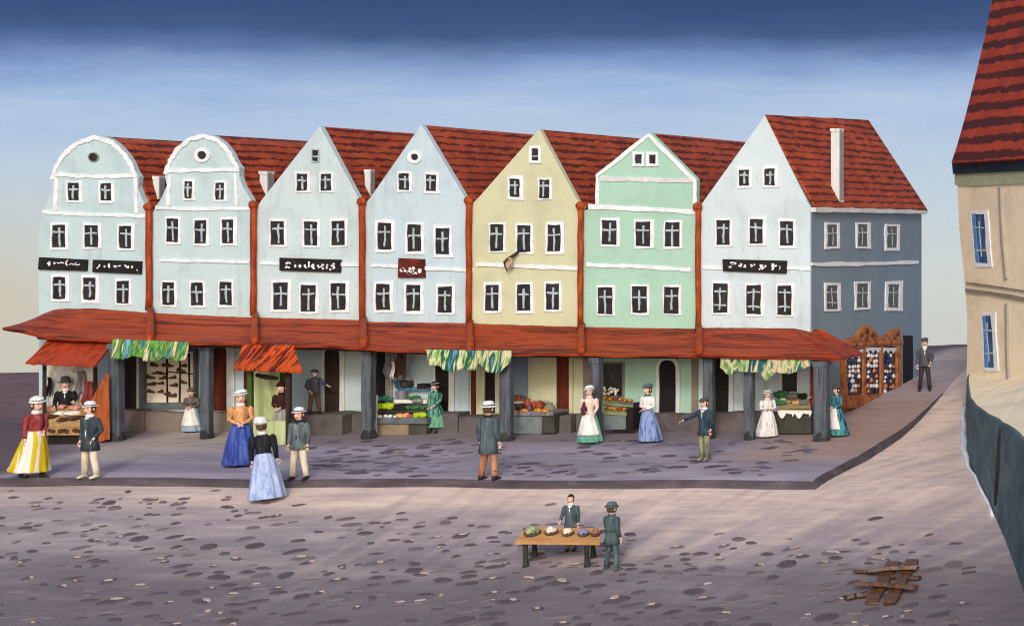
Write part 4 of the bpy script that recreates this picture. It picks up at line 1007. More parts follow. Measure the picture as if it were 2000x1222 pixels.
a = at(94, 850, -2.35); b_ = at(166, 850, -2.35)
Off().box(((a.x + b_.x)/2, -2.06, (a.z + gzb)/2 - .01), (b_.x - a.x, .56, a.z - gzb + .05), None, 0, .01).build('counter_base', M['doorblack'], st)
A_, B_, C_, D_ = at(88, 790, -1.75), at(166, 792, -1.75), at(168, 830, -2.48), at(91, 829, -2.48)
Off().slab(lambda u, v: A_.lerp(B_, u).lerp(D_.lerp(C_, u), v), 6, 4, (0, .0, -.04)).build('sloping_tray', M['wood'], st)
def on_tray(u, v): return A_.lerp(B_, u).lerp(D_.lerp(C_, u), v)
tl = Vector((0, 0, .02))
for k, (u, v, rx, ry, m_, lb, nm) in enumerate(((.10, .3, .16, .10, 'pink', 'pink lump at the upper end of the sloping counter', 'goods_lump'), (.42, .16, .13, .09, 'pink', 'pink lump behind the white bundles on the sloping counter', 'goods_lump'), (.75, .2, .16, .10, 'pink', 'pink lump by the seller hand on the sloping counter', 'goods_lump'),
        (.36, .52, .15, .08, 'cloth_w', 'narrow white bundle laid across the sloping counter', 'bundle'), (.68, .48, .2, .10, 'cloth_w', 'wide white bundle in the middle of the sloping counter', 'bundle'), (.16, .68, .19, .05, 'sausage', 'dark brown roll on the sloping counter, next to the woman in red', 'roll'), (.80, .72, .22, .055, 'sausage', 'dark brown roll on the sloping counter, next to the man in teal', 'roll'), (.5, .8, .18, .05, 'sausage', 'dark brown roll on the lower edge of the sloping counter', 'roll'))):
    mb = MB().ball((0, 0, .03), (rx, ry, .06), 12, 7, lump=.5, seed=k * 3.1)
    o = stuff_item(nm, lb, nm.split('_')[-1], 'goods on the sloping counter', mb, M[m_], on_tray(u, v) + tl, .9 if nm != 'goods_lump' else jit(.5)); o.rotation_euler[0] = .45
mb = MB()
for x in (100, 118, 128, 150): mb.box(at(x, 840 + jit(2), -2.47), (.12 + abs(jit(.08)), .02, .08), Matrix.Rotation(jit(.5), 3, 'Y'), 0, .02)
mb.v = [p - Vector(st.location) for p in mb.v]; mb.build('painted_mark', M['sausage'], st)
def hanging(name, label, m_, px, py0, py1, wpx, Y, cat='cloth', group=None):
    p = at(px, py0, Y); p2 = at(px, py1, Y); wd = wpx / sY(Y); h_ = p.z - p2.z
    def fn(u, v):
        wv = wd * (.55 + .45 * v) * (1 - .25 * (v > .9))
        return Vector(((u - .5) * wv + .03 * math.sin(v * 5), -.05 * math.sin(u * 3.14) - .035 * math.sin(u * 15), -h_ * v * (1 - .10 * math.cos(u * 9) * (v > .5))))
    return stuff_item(name, label, cat, group, MB().slab(fn, 16, 10, (0, .02, 0)), M[m_], p)
hanging('hanging_cloth', 'grey cloth hung at the back of the red canopied stall', 'greycloth', 158, 724, 770, 22, -1.55, group='cloths hung in the end stall')
hanging('hanging_cloth', 'dull red cloth hung at the back of the red canopied stall', 'redcloth', 172, 744, 792, 24, -1.60, group='cloths hung in the end stall')
hanging('hanging_cloth', 'black cloth hung by the pole of the red canopied stall', 'crate', 97, 736, 770, 11, -1.60, group='cloths hung in the end stall')

# --- green kiosk with its own orange canopy
kp = place(525, 868); YK = kp.y
ki = thing('kiosk', 'narrow green kiosk with flared orange striped canopy under the arcade roof', 'kiosk', kp)
A_, B_, C_, D_ = at(474, 671, YK + .55), at(573, 673, YK + .55), at(592, 725, YK - .35), at(456, 719, YK - .35)
Off().slab(lambda u, v: A_.lerp(B_, u).lerp(D_.lerp(C_, u), v) + Vector((0, 0, -.05 * math.sin(v*3.14) + .012 * math.sin(u*60))), 30, 8, (0, .02, -.05)).build('canopy', M['canopy2'], ki)
zg0 = kp.z - .05
def vpost(px, wpx, Y, py0, m_, name, zb=None, dY=.09):
    a = at(px, py0, Y); Off().box((a.x, Y, (a.z + zg0)/2), (wpx / sY(Y), dY, a.z - zg0), None, 0, .01).build(name, M[m_], ki)
vpost(489, 9, YK, 722, 'kdark', 'post'); vpost(564, 8, YK, 724, 'darkwood', 'post')
a = at(488, 724, YK + .75); b_ = at(548, 724, YK + .75)
Off().box(((a.x + b_.x)/2, YK + .75, (a.z + zg0)/2), (b_.x - a.x, .05, a.z - zg0)).build('back_panel', M['kgreen'], ki)
a = at(549, 724, YK + .72); b_ = at(566, 724, YK + .72)
Off().box(((a.x + b_.x)/2, YK + .72, (a.z + zg0)/2), (b_.x - a.x, .07, a.z - zg0)).build('shutter', M['kdark'], ki)
a = at(494, 822, YK + .02); b_ = at(560, 868, YK + .02)
Off().box(((a.x + b_.x)/2, YK + .04, (a.z + zg0)/2), (b_.x - a.x, .06, a.z - zg0), None, 0, .012).build('front_panel', M['kgreen'], ki)
Off().tube([at(501, 732, YK + .3), at(520, 736, YK + .3), at(541, 738, YK + .3)], [.05, .065, .045], 7).build('rolled_blind', M['darkwood'], ki, True)

# --- vegetable stand under the lime awning
def stand(label, px, py, name='market_stand'):
    p = place(px, py)
    if p.y > -.82: q = at(px, py, -.82); p = Vector((q.x, -.82, gz(q.x, -.82)))
    return thing(name, label, 'stand', p, 'stands along the arcade wall')
vs_ = stand('stepped stand with green vegetables and fruit below the lime awning', 780, 848); Y0 = vs_.location.y
mb = Off(); slabbox(mb, 733, 797, 826, 850, Y0 + .0, Y0 + .74); mb.build('base', M['stone_t'], vs_)
mb = Off(); slabbox(mb, 797, 832, 828, 852, Y0 + .01, Y0 + .74); mb.build('base', M['stone_d'], vs_)
for y0, y1, yo, m_, x0 in ((816, 827, -.06, 'shopframe', 732), (800, 806, .22, 'stone_d', 732), (781, 787, .42, 'cloth_w', 770), (757, 763, .62, 'bluecloth', 778)):
    mb = Off(); slabbox(mb, x0, 834, y0, y1, Y0 + yo, Y0 + .76); mb.build('shelf', M[m_], vs_)
mb = Off(); slabbox(mb, 731, 735, 772, 846, Y0 - .08, Y0 - .02); mb.build('side_rail', M['cloth_w'], vs_)
mb = Off(); slabbox(mb, 772, 790, 763, 782, Y0 + .5, Y0 + .6); mb.build('backboard', M['greycloth'], vs_)
def lumps(n, px0, px1, py, Y, r, m_, name, label, cat, group, flat=.75):
    proto = None
    for i in range(n):
        px = px0 + (px1 - px0) * (i + .5) / n + jit(1.0); p = at(px, py, Y); 
        if proto is None: proto = o = MB().ball((0, 0, r * flat), (r, r * .85, r * flat), 12, 8, lump=.35, seed=px).build(name, M[m_], None, True)
        else: o = proto.copy(); COL.objects.link(o)
        o.location = p + Vector((0, jit(.03), 0)); o.rotation_euler = (0, 0, RN.uniform(0, 6)); k = RN.uniform(.85, 1.15); o.scale = (k, k, k)
        tag(o, label, cat, group if n > 1 else None)
lumps(3, 738, 766, 800, Y0 + .18, .12, 'lime', 'cabbage', 'lime green cabbage on the upper left tier of the vegetable stand', 'cabbage', 'lime cabbages on the upper tier')
lumps(3, 738, 768, 783, Y0 + .45, .10, 'tealg', 'cabbage', 'dark teal green cabbage behind the lime cabbages on the stand', 'cabbage', 'teal cabbages behind the lime ones')
lumps(2, 808, 832, 816, Y0 - .02, .12, 'lime', 'cabbage', 'lime green cabbage on the lowest tier beside the woman in green', 'cabbage', 'lime cabbages on the lowest tier')
lumps(3, 776, 798, 816, Y0 + .0, .085, 'peach', 'fruit', 'peach coloured fruit on the lowest tier of the vegetable stand', 'fruit', 'peach fruit on the stand')
lumps(2, 797, 808, 816, Y0 + .0, .08, 'rosefruit', 'fruit', 'rose red fruit on the lowest tier of the vegetable stand', 'fruit', 'red fruit on the stand')
lumps(4, 738, 776, 816, Y0 - .0, .06, 'cloth_w', 'turnip', 'white turnip on the lowest left tier of the vegetable stand', 'turnip', 'white turnips on the stand')
lumps(4, 792, 830, 800, Y0 + .25, .085, 'leaf', 'lettuce', 'green lettuce head right of the black crate on the stand', 'lettuce', 'lettuces beside the black crate')
lumps(3, 798, 822, 781, Y0 + .46, .09, 'leaf', 'lettuce', 'green lettuce head on the second highest tier of the stand', 'lettuce', 'lettuces on the second highest tier')
lumps(2, 806, 824, 788, Y0 + .40, .11, 'greycloth', 'sack', 'small grey sack lying between the lettuces on the stand', 'sack', 'grey sacks on the stand')
def crate(label, m_, px0, px1, py0, py1, Y, d=.3):
    a = at(px0, py0, Y); b_ = at(px1, py1, Y); t = thing('crate', label, 'crate', ((a.x + b_.x)/2, Y + d/2, b_.z))
    w_, h_ = b_.x - a.x, a.z - b_.z
    for nm, c, s_ in (('front_board', (0, -d/2, h_/2), (w_, .03, h_)), ('back_board', (0, d/2, h_/2), (w_, .03, h_)), ('side_board', (-w_/2 + .015, 0, h_/2), (.028, d - .035, h_ - .004)), ('side_board', (w_/2 - .015, 0, h_/2), (.028, d - .035, h_ - .004)), ('bottom_board', (0, 0, .02), (w_ - .065, d - .035, .03))):
        MB().box(c, s_, None, 0, .003).build(nm, M[m_], t)
crate('black crate in the middle of the vegetable stand', 'crate', 768, 789, 790, 801, Y0 + .2, .22)
crate('dark crate on the top tier of the vegetable stand, nearest the woman in green', 'crate', 815, 833, 749, 759, Y0 + .62, .2)
o = stuff_item('basket', 'dark green wicker basket on the top tier of the vegetable stand', 'basket', None, MB().lathe((0, 0, 0), [(.10, 0), (.16, .04), (.17, .14), (.15, .2), (.13, .19), (.12, .1)], 14), M['stone_d'], at(794, 757, Y0 + .70))
tag(stuff_item('folded_cloth', 'blue cloth folded at the left end of the top tier', 'cloth', None, MB().box((0, 0, .11), (.16, .2, .22), None, 0, .03), M['bluecloth'], at(780, 757, Y0 + .70)))
hanging('hanging_coat', 'dark grey coat hung from the eave behind the vegetable stand post', 'greycloth', 762, 678, 735, 26, -.5, 'coat', 'coats hung by the dark doorway')
hanging('hanging_coat', 'brown black coat hung from the eave beside the grey coat', 'sausage', 782, 678, 736, 26, -.6, 'coat', 'coats hung by the dark doorway')
hanging('hanging_cloth', 'narrow white cloth hung between the grey and brown coats', 'cloth_w', 768, 706, 738, 7, -.75, 'cloth')

# --- bread and pottery table of the yellow house
bt = stand('grey stone counter with jugs and loaves against the yellow house', 1040, 846); Y0 = bt.location.y
mb = Off(); slabbox(mb, 999, 1058, 812, 847, Y0, Y0 + .70); mb.build('counter', M['stone_g'], bt)
mb = Off(); slabbox(mb, 1058, 1082, 808, 846, Y0 + .01, Y0 + .7); mb.build('counter_end', M['stone_d'], bt)
mb = Off(); slabbox(mb, 998, 1080, 803, 812, Y0 - .04, Y0 + .72); mb.build('counter_top', M['greycloth'], bt)
mb = Off(); slabbox(mb, 998, 1062, 784, 788, Y0 + .5, Y0 + .72); mb.build('shelf', M['offwhite'], bt)
for k, (x, y, yo, s_) in enumerate(((1004, 806, .0, .10), (1024, 806, .02, .15), (1050, 805, .04, .14), (1062, 806, -.02, .13), (1066, 803, .15, .11))):
    mb = MB(); mb.ball((0, 0, s_*.4), (s_, s_*.55, s_*.45), 12, 8, lump=.2, seed=k)
    stuff_item('bread_loaf', ('small golden loaf on the counter edge touching the slate post', 'largest golden loaf at the middle of the yellow house counter', 'long golden loaf left of the counter corner on the yellow house counter', 'golden loaf overhanging the front edge near the dark counter end', 'small golden loaf lying behind the others beside the green bottle')[k], 'bread', 'loaves on the yellow house counter', mb, M['bread'], at(x, y, Y0 + yo), jit(.5))
jug = [(.05, 0), (.085, .05), (.09, .11), (.055, .17), (.045, .2), (.06, .23)]
for k, (x, y, yo, s_, m_, lb) in enumerate(((1014, 785, .6, .8, 'terra', 'small red jug on the shelf, closest to the slate post'), (1031, 797, .45, 1.15, 'terra', 'largest round red jug on the yellow house counter'), (1044, 797, .42, .85, 'terra', 'short red jug between the large one and the tall one'), (1054, 800, .4, 1.1, 'terra', 'tall slim red jug beside the green sack'),
        (1006, 802, .3, .9, 'sausage', 'dark brown pot behind the loaves at the post'), (1018, 801, .3, .85, 'sausage', 'squat brown pot in the row behind the loaves'), (1034, 803, .28, .8, 'mauvepot', 'mauve grey pot in front of the red jugs'), (1006, 786, .62, .95, 'mauvepot', 'mauve pot on the shelf at the post'), (1020, 786, .62, .8, 'mauvepot', 'smaller mauve pot on the shelf beside the small red jug'))):
    t = thing('jug', lb, 'jug', at(x, y, Y0 + yo), 'jugs and pots on the yellow house counter', RN.uniform(0, 6), s_)
    MB().lathe((0, 0, 0), jug, 12).build('body', M[m_], t, True)
    MB().tube([(.05, 0, .2), (.11, 0, .18), (.12, 0, .12), (.085, 0, .07)], .014, 6).build('handle', M[m_], t, True)
stuff_item('sack', 'sage green sack standing at the dark end of the counter', 'sack', None, MB().lathe((0, 0, 0), [(.12, 0), (.15, .08), (.14, .2), (.07, .27), (.09, .31)], 12), M['sage'], at(1073, 808, Y0 + .45))
stuff_item('bottle', 'dark green bottle leaning beside the sage sack', 'bottle', None, MB().lathe((0, 0, 0), [(.04, 0), (.045, .14), (.018, .2), (.02, .28)], 10, lean=(-.3, 0)), M['stone_d'], at(1066, 806, Y0 + .4))

# --- bread counter of the mint house
mt = stand('grey counter with two sloping bread trays against the mint green house', 1205, 838); Y0 = mt.location.y
mb = Off(); slabbox(mb, 1179, 1222, 806, 838, Y0, Y0 + .7); mb.build('counter', M['stone_g'], mt)
mb = Off(); slabbox(mb, 1222, 1236, 798, 837, Y0 + .01, Y0 + .68); mb.build('counter_end', M['doorblack'], mt)
mb = Off(); slabbox(mb, 1237, 1247, 786, 836, Y0 + .3, Y0 + .5); mb.build('end_post', M['doorblack'], mt)
def tray(pts, ya, yb, m_, par):
    q = [at(pts[0][0], pts[0][1], yb), at(pts[1][0], pts[1][1], yb), at(pts[2][0], pts[2][1], ya), at(pts[3][0], pts[3][1], ya)]
    Off().slab(lambda u, v: q[0].lerp(q[1], u).lerp(q[3].lerp(q[2], u), v), 4, 3, (0, 0, -.04)).build('tray', M[m_], par); return q
q1 = tray([(1178, 792), (1226, 796), (1224, 808), (1178, 806)], Y0 - .05, Y0 + .3, 'grass', mt); q2 = tray([(1178, 772), (1236, 782), (1236, 792), (1178, 786)], Y0 + .32, Y0 + .68, 'grass', mt)
mb = Off(); slabbox(mb, 1178, 1238, 786, 794, Y0 + .33, Y0 + .4); mb.build('shelf_edge', M['shopframe'], mt)
k = 0
for qq, n_, lb in ((q1, 5, 'golden loaf on the lower bread tray of the mint house counter'), (q2, 6, 'brown loaf on the upper bread tray of the mint house counter')):
    for i in range(n_):
        k += 1; u = (i + .5) / n_; p = qq[0].lerp(qq[1], u).lerp(qq[3].lerp(qq[2], u), .5 + jit(.12))
        mb = MB().ball((0, 0, .05), (.06, .12, .05), 10, 7, lump=.2, seed=k)
        stuff_item('bread_loaf', lb, 'bread', lb.split(' on ')[1].split(' of ')[0] + ' loaves', mb, M['bread' if (k % 4) else 'terra'], p, .35 + jit(.3))
t = thing('flower_box', 'cream flowers in a low box on the mint house window ledge', 'flower box', FRONT.P(*FRONT.hit(1198, 776), .12))
MB().box((0, 0, .03), (.44, .14, .07), None, 0, .006).build('box', M['shopframe'], t)
mb = MB()
for i in range(26): mb.ball((jit(.2) - .03 * 0, jit(.06), .09 + RN.uniform(0, .22) * (1 - abs(i - 9) / 30)), RN.uniform(.025, .045), 7, 5, lump=.4, seed=i)
mb.build('blossoms', M['paper'], t)

# --- vegetable counter of the corner house, orange screen board
ct = stand('grey counter with white cloth edge and vegetables against the corner house', 1552, 846); Y0 = ct.location.y
mb = Off(); slabbox(mb, 1519, 1584, 798, 846, Y0, Y0 + .7); mb.build('counter', M['stone_d'], ct)
q3 = tray([(1521, 776), (1580, 778), (1585, 803), (1519, 800)], Y0 - .06, Y0 + .62, 'khaki', ct)
mb = Off(); slabbox(mb, 1516, 1582, 774, 778, Y0 + .58, Y0 + .7); mb.build('back_rail', M['offwhite'], ct)
def scal(u, v):
    p = at(1519 + 66 * u, 801 + (5 + 11 * abs(math.sin(u * 12.5)) * (1 if math.sin(u * 12.5 + .4) > -.6 else .2)) * v, Y0 - .09); return p
o_ = Off(); o_.slab(scal, 48, 3, (0, .015, 0)); o_.build('cloth_edge', M['cloth_w'], ct)
for i, (u, v, r, m_, lb, nm) in enumerate(((.1, .0, .17, 'leaf', 'large green leafy head at the back of the corner house counter', 'lettuce'), (.08, .62, .13, 'leaf', 'green leafy head at the front of the corner house counter, beside the white dress', 'lettuce'), (.45, .05, .15, 'stone_g', 'blue grey pumpkin at the back of the corner house counter', 'pumpkin'), (.78, .05, .13, 'crate', 'black pumpkin at the back of the corner house counter', 'pumpkin'),
        (.30, .45, .08, 'khaki', 'khaki tuber on the tray of the corner house counter', 'tuber'), (.55, .5, .09, 'peach', 'pale tan melon in the middle of the corner house counter', 'melon'), (.8, .5, .1, 'stone_g', 'blue grey melon at the edge of the corner house counter', 'melon'), (.14, .3, .08, 'cloth_w', 'small white bundle between the two leafy heads', 'bundle'))):
    p = q3[0].lerp(q3[1], u).lerp(q3[3].lerp(q3[2], u), v)
    stuff_item(nm, lb, nm, 'goods on the corner house counter', MB().ball((0, 0, r*.55), (r*1.25, r*.85, r*.62), 12, 8, lump=.4, seed=i*1.7), M[m_], p, jit(.4))
M['ochre'] = painted('ochre_board', [(150, 84, 20), (184, 112, 30), (170, 96, 26)], 1.8, (3, 3, .5))
sb = thing('screen_board', 'ochre wooden screen board between corner counter and last arcade post', 'board', place(1592, 838)); Yb = sb.location.y
a = at(1588, 704, Yb); zb = sb.location.z - .02
Off().box((a.x + .09, Yb, (a.z + zb)/2), (.17, .06, a.z - zb), None, 0, .01).build('panel', M['ochre'], sb)
Off().box((a.x - .03, Yb - .01, (a.z + zb)/2), (.06, .08, a.z - zb), None, 0, .008).build('edge_strip', M['redcloth'], sb)

# --- display table out on the square with five dishes
tp = place(1085, 1106); Yt = tp.y; s_ = sY(Yt)
tb = thing('display_table', 'low tan table with tilted top carrying five dishes, out on the square', 'table', tp)
M['ttop'] = painted('table_tan', [(170, 120, 72), (198, 148, 96), (208, 160, 108)], 2.2, (1, 3, 3), grain=.1); M['tleg'] = painted('table_leg', [(34, 40, 36), (58, 64, 56)], 4)
A_, B_, C_, D_ = at(1029, 1028, Yt + .62), at(1171, 1031, Yt + .62), at(1172, 1060, Yt - .1), at(1005, 1058, Yt - .1)
def tt(u, v): return A_.lerp(B_, u).lerp(D_.lerp(C_, u), v)
Off().slab(lambda u, v: tt(u, v), 10, 4, (0, .01, -.045)).build('top', M['ttop'], tb)
for x, y1, yy_ in ((1026, 1104, 0), (1146, 1105, 0), (1044, 1092, .5), (1158, 1092, .5)):
    Y = Yt + yy_; p0 = at(x, 1060 if yy_ == 0 else 1046, Y); zz = zs(p0.x, Y) - .03
    Off().tube([p0 + Vector((0, 0, -.04 if yy_ == 0 else -.03)), Vector((p0.x, Y, (p0.z + zz)/2)), Vector((p0.x + .01, Y, zz + .08)), Vector((p0.x + .01, Y, zz))], [.055, .045, .06, .075], 8).build('leg', M['tleg'], tb, True)
tilt = math.atan2(A_.z - D_.z, A_.y - D_.y)
M['d_green'] = painted('dish_greens', [(60, 66, 58), (126, 140, 100), (186, 194, 150), (90, 96, 80)], 14, grain=.1, speck=False); M['d_white'] = painted('dish_white_rose', [(196, 150, 136), (232, 226, 220), (240, 236, 230)], 12, speck=False)
M['d_cream'] = painted('dish_cream', [(214, 202, 176), (240, 236, 226)], 12, speck=False); M['d_violet'] = painted('dish_violet', [(96, 92, 150), (140, 136, 186), (230, 226, 230)], 11, speck=False); M['d_mix'] = painted('dish_violet_rust', [(120, 84, 78), (158, 116, 96), (106, 104, 164)], 11, speck=False)
M['bowl'] = painted('bowl_dark', [(66, 58, 62), (98, 86, 88)], 6, rough=.5)
for k, (u, v, r, m_, lb) in enumerate(((.15, .5, 14, 'd_green', 'dark bowl heaped with greens, largest of the five dishes'), (.385, .45, 11, 'd_white', 'bowl of white and rose pieces on the display table'), (.60, .5, 10, 'd_cream', 'bowl with smooth cream heap at the middle of the display table'), (.80, .52, 10, 'd_violet', 'bowl of violet and white pieces on the display table'), (.955, .5, 9, 'd_mix', 'small bowl of violet and rust pieces by the man in teal'))):
    r = r / s_; t = thing('dish', lb, 'dish', tt(u, v) + Vector((0, 0, .004)), 'five dishes on the display table'); t.rotation_euler = (tilt, 0, 0)
    MB().lathe((0, 0, 0), [(r*.7, 0), (r*1.02, .03), (r*1.12, .055), (r*1.0, .06), (r*.6, .04)], 16).build('bowl', M['bowl'], t, True)
    mb = MB()
    for i in range(9):
        q_ = i * 2.4; rr = r * .55 * math.sqrt(i / 9); mb.ball((rr * math.cos(q_), rr * math.sin(q_), .07 + .05 * (1 - i / 9)), r * RN.uniform(.34, .46), 8, 6, lump=.5, seed=i + k * 7)
    mb.build('food', M[m_], t, True)

# --- loose planks at the lower right
M['plank'] = painted('plank_brown', [(50, 33, 25), (82, 55, 40), (110, 77, 56), (74, 50, 38)], 3.0, (1, 1, 1), rough=.42, spec=.5, dist=2.0, grain=.2)
M['plank2'] = painted('plank_brown_dark', [(50, 34, 28), (78, 54, 42), (104, 74, 58)], 3.4, rough=.4, spec=.5, dist=2.0, grain=.2)
def plank(label, p0, p1, wid, lift, th=.07, m_='plank'):
    a, b_ = place(*p0), place(*p1); c = (a + b_) / 2
    o = thing('plank', label, 'plank', c, 'broken planks lying on the square')
    u = (b_ - a).normalized(); n = Vector((0, .19, 1)).normalized(); n = (n - u * n.dot(u)).normalized(); sd = u.cross(n).normalized()
    L = (b_ - a).length; rg = []
    for k in range(9):
        t_ = k / 8; x = (t_ - .5) * L; e = .5 * wid * (1 + jit(.06)); hh = th * (1 + jit(.08)); l0 = jit(.012)
        tw = .04 * math.sin(t_ * 4)
        rg.append([u * (x + (jit(.05) if k in (0, 8) else 0)) + sd * (sx * e + l0) + n * (lift + hh * sz + sx * tw * .3) for sx, sz in ((-1, 0), (-1, .9), (-.9, 1), (-.2, .97 + jit(.05)), (.5, 1.0), (.93, 1), (1, .88), (1, 0))])
    bpy.data.objects.remove(o)
    ob = MB().loft(rg).build('plank', M[m_], None); ob.location = c
    tag(ob, label, 'plank', 'broken planks lying on the square')
plank('slanting brown plank under both level planks, nearer the short stub', (1702, 1182), (1746, 1102), .26, .03)
plank('slanting brown plank under both level planks, farther from the short stub', (1738, 1182), (1782, 1100), .25, .03)
plank('short dark stub of plank sticking out low under the lower plank', (1650, 1173), (1694, 1164), .27, .02, .09, 'plank2')
plank('dark plank end under the left of the upper level plank', (1672, 1120), (1726, 1122), .23, .02, .06, 'plank2')
plank('lower level plank laid across the two slanting planks', (1674, 1154), (1782, 1162), .2, .12, .08)
plank('upper level plank laid across the two slanting planks', (1694, 1129), (1794, 1121), .2, .12, .08)
plank('dark plank end lying beneath the free end of the upper level plank', (1745, 1131), (1794, 1134), .2, .03, .07, 'plank2')
# ------------------------------------------------------------------ people
def cloth(name, cols, scale=2.0, stretch=(5, 5, .7), **kw):
    return painted(name, cols, scale, stretch, rough=.85, bump=.3, grain=.12, dist=.5, speck=False, lo=.33, hi=.67, gscale=60, **kw)
M['skin'] = painted('skin', [(214, 166, 148), (232, 192, 176), (240, 208, 194)], 6, speck=False, grain=.05); M['lip'] = painted('lip', [(150, 70, 62), (170, 88, 78)], 6, speck=False)
M['eye'] = painted('eye_dark', [(40, 28, 24), (56, 40, 34)], 8, speck=False); M['hair_b'] = painted('hair_auburn', [(88, 44, 26), (124, 66, 40)], 9, speck=False); M['hair_d'] = painted('hair_dark', [(40, 30, 28), (64, 48, 42)], 9, speck=False); M['hair_k'] = painted('hair_brown', [(74, 56, 44), (104, 80, 62)], 9, speck=False)
M['boot'] = painted('boot_black', [(24, 22, 24), (44, 40, 42)], 8, rough=.45, speck=False)
M['c_red'] = cloth('jacket_red', [(98, 30, 36), (140, 54, 58), (176, 96, 92)]); M['c_ywhite'] = cloth('skirt_white_yellow', [(232, 226, 222), (226, 218, 214), (206, 186, 40), (198, 172, 16), (228, 222, 214)], .9, (4, 4, .35), interp='CONSTANT', detail=1.5)
M['c_teal'] = cloth('coat_teal', [(34, 44, 52), (52, 66, 74), (80, 96, 102)]); M['c_cream'] = cloth('trousers_cream', [(180, 170, 146), (216, 206, 184), (228, 220, 204)])
M['c_black'] = cloth('cloth_black', [(16, 16, 22), (28, 28, 36), (50, 52, 62)]); M['c_orange'] = cloth('jacket_apricot', [(140, 84, 54), (204, 150, 102), (222, 174, 128)]); M['c_blue'] = cloth('skirt_blue', [(34, 44, 112), (56, 76, 158), (84, 108, 184)])
M['c_ltblue'] = cloth('skirt_light_blue', [(128, 150, 206), (164, 184, 224), (196, 208, 236)]); M['c_greyteal'] = cloth('jacket_grey_teal', [(62, 74, 80), (92, 106, 112), (124, 138, 142)]); M['c_grey'] = cloth('cloth_grey', [(112, 112, 112), (146, 146, 144), (170, 168, 164)])
M['c_maroon'] = cloth('blouse_maroon', [(40, 20, 20), (60, 32, 30)]); M['c_slate'] = cloth('suit_slate', [(50, 54, 66), (76, 80, 92), (98, 102, 114)]); M['c_brownstr'] = cloth('trousers_brown_stripe', [(50, 40, 38), (120, 96, 80), (60, 48, 44)], 3.2)
M['c_green'] = cloth('dress_teal_green', [(16, 66, 76), (36, 96, 100), (120, 180, 150), (24, 76, 84)], 2.2); M['c_coat'] = cloth('coat_blue_grey', [(52, 64, 74), (74, 90, 100), (104, 118, 126)]); M['c_rust'] = cloth('trousers_rust', [(126, 78, 54), (166, 116, 88), (186, 140, 112)])
M['c_gstripe'] = cloth('skirt_green_stripe', [(52, 120, 112), (126, 190, 150), (70, 140, 150), (140, 200, 160)], 2.6); M['c_peach'] = cloth('blouse_peach', [(200, 168, 156), (226, 204, 194), (238, 226, 218)]); M['c_white'] = cloth('cloth_white', [(190, 194, 198), (228, 228, 228), (242, 242, 242)]); M['c_bluestripe'] = cloth('skirt_blue_stripe', [(60, 90, 150), (116, 140, 196), (150, 168, 212), (70, 104, 164)], 2.8)
M['c_navy'] = cloth('suit_navy', [(28, 44, 58), (46, 66, 82), (72, 92, 108)]); M['c_khaki'] = cloth('trousers_khaki_green', [(110, 116, 92), (150, 154, 126), (80, 90, 78)]); M['c_wstripe'] = cloth('dress_white_grey', [(160, 164, 168), (222, 224, 226), (238, 238, 238), (186, 190, 194)], 2.8)
M['c_bteal'] = cloth('dress_blue_teal', [(24, 36, 92), (38, 84, 124), (90, 170, 170), (40, 60, 120)], 2.0); M['c_dkgrey'] = cloth('trousers_dark', [(44, 42, 46), (66, 62, 66)]); M['c_steel'] = cloth('suit_steel_teal', [(50, 64, 72), (72, 90, 98), (98, 116, 122)])
M['c_mauve'] = cloth('shawl_brown_grey', [(84, 78, 76), (120, 112, 108)]); M['c_paleblue'] = cloth('skirt_pale_blue', [(110, 148, 182), (150, 180, 204), (164, 168, 206)], 2.0); M['c_plum'] = cloth('bundle_plum', [(66, 26, 50), (98, 46, 74)])
M['c_hat'] = cloth('hat_pale', [(190, 196, 200), (226, 230, 232), (240, 242, 242)], 5); M['c_ribbon'] = cloth('ribbon_dark', [(60, 64, 76), (84, 90, 104)], 5); M['c_hatgrey'] = cloth('hat_grey_blue', [(66, 84, 92), (96, 116, 124)], 5); M['c_cap'] = cloth('cap_grey', [(54, 58, 64), (88, 94, 100)], 5)

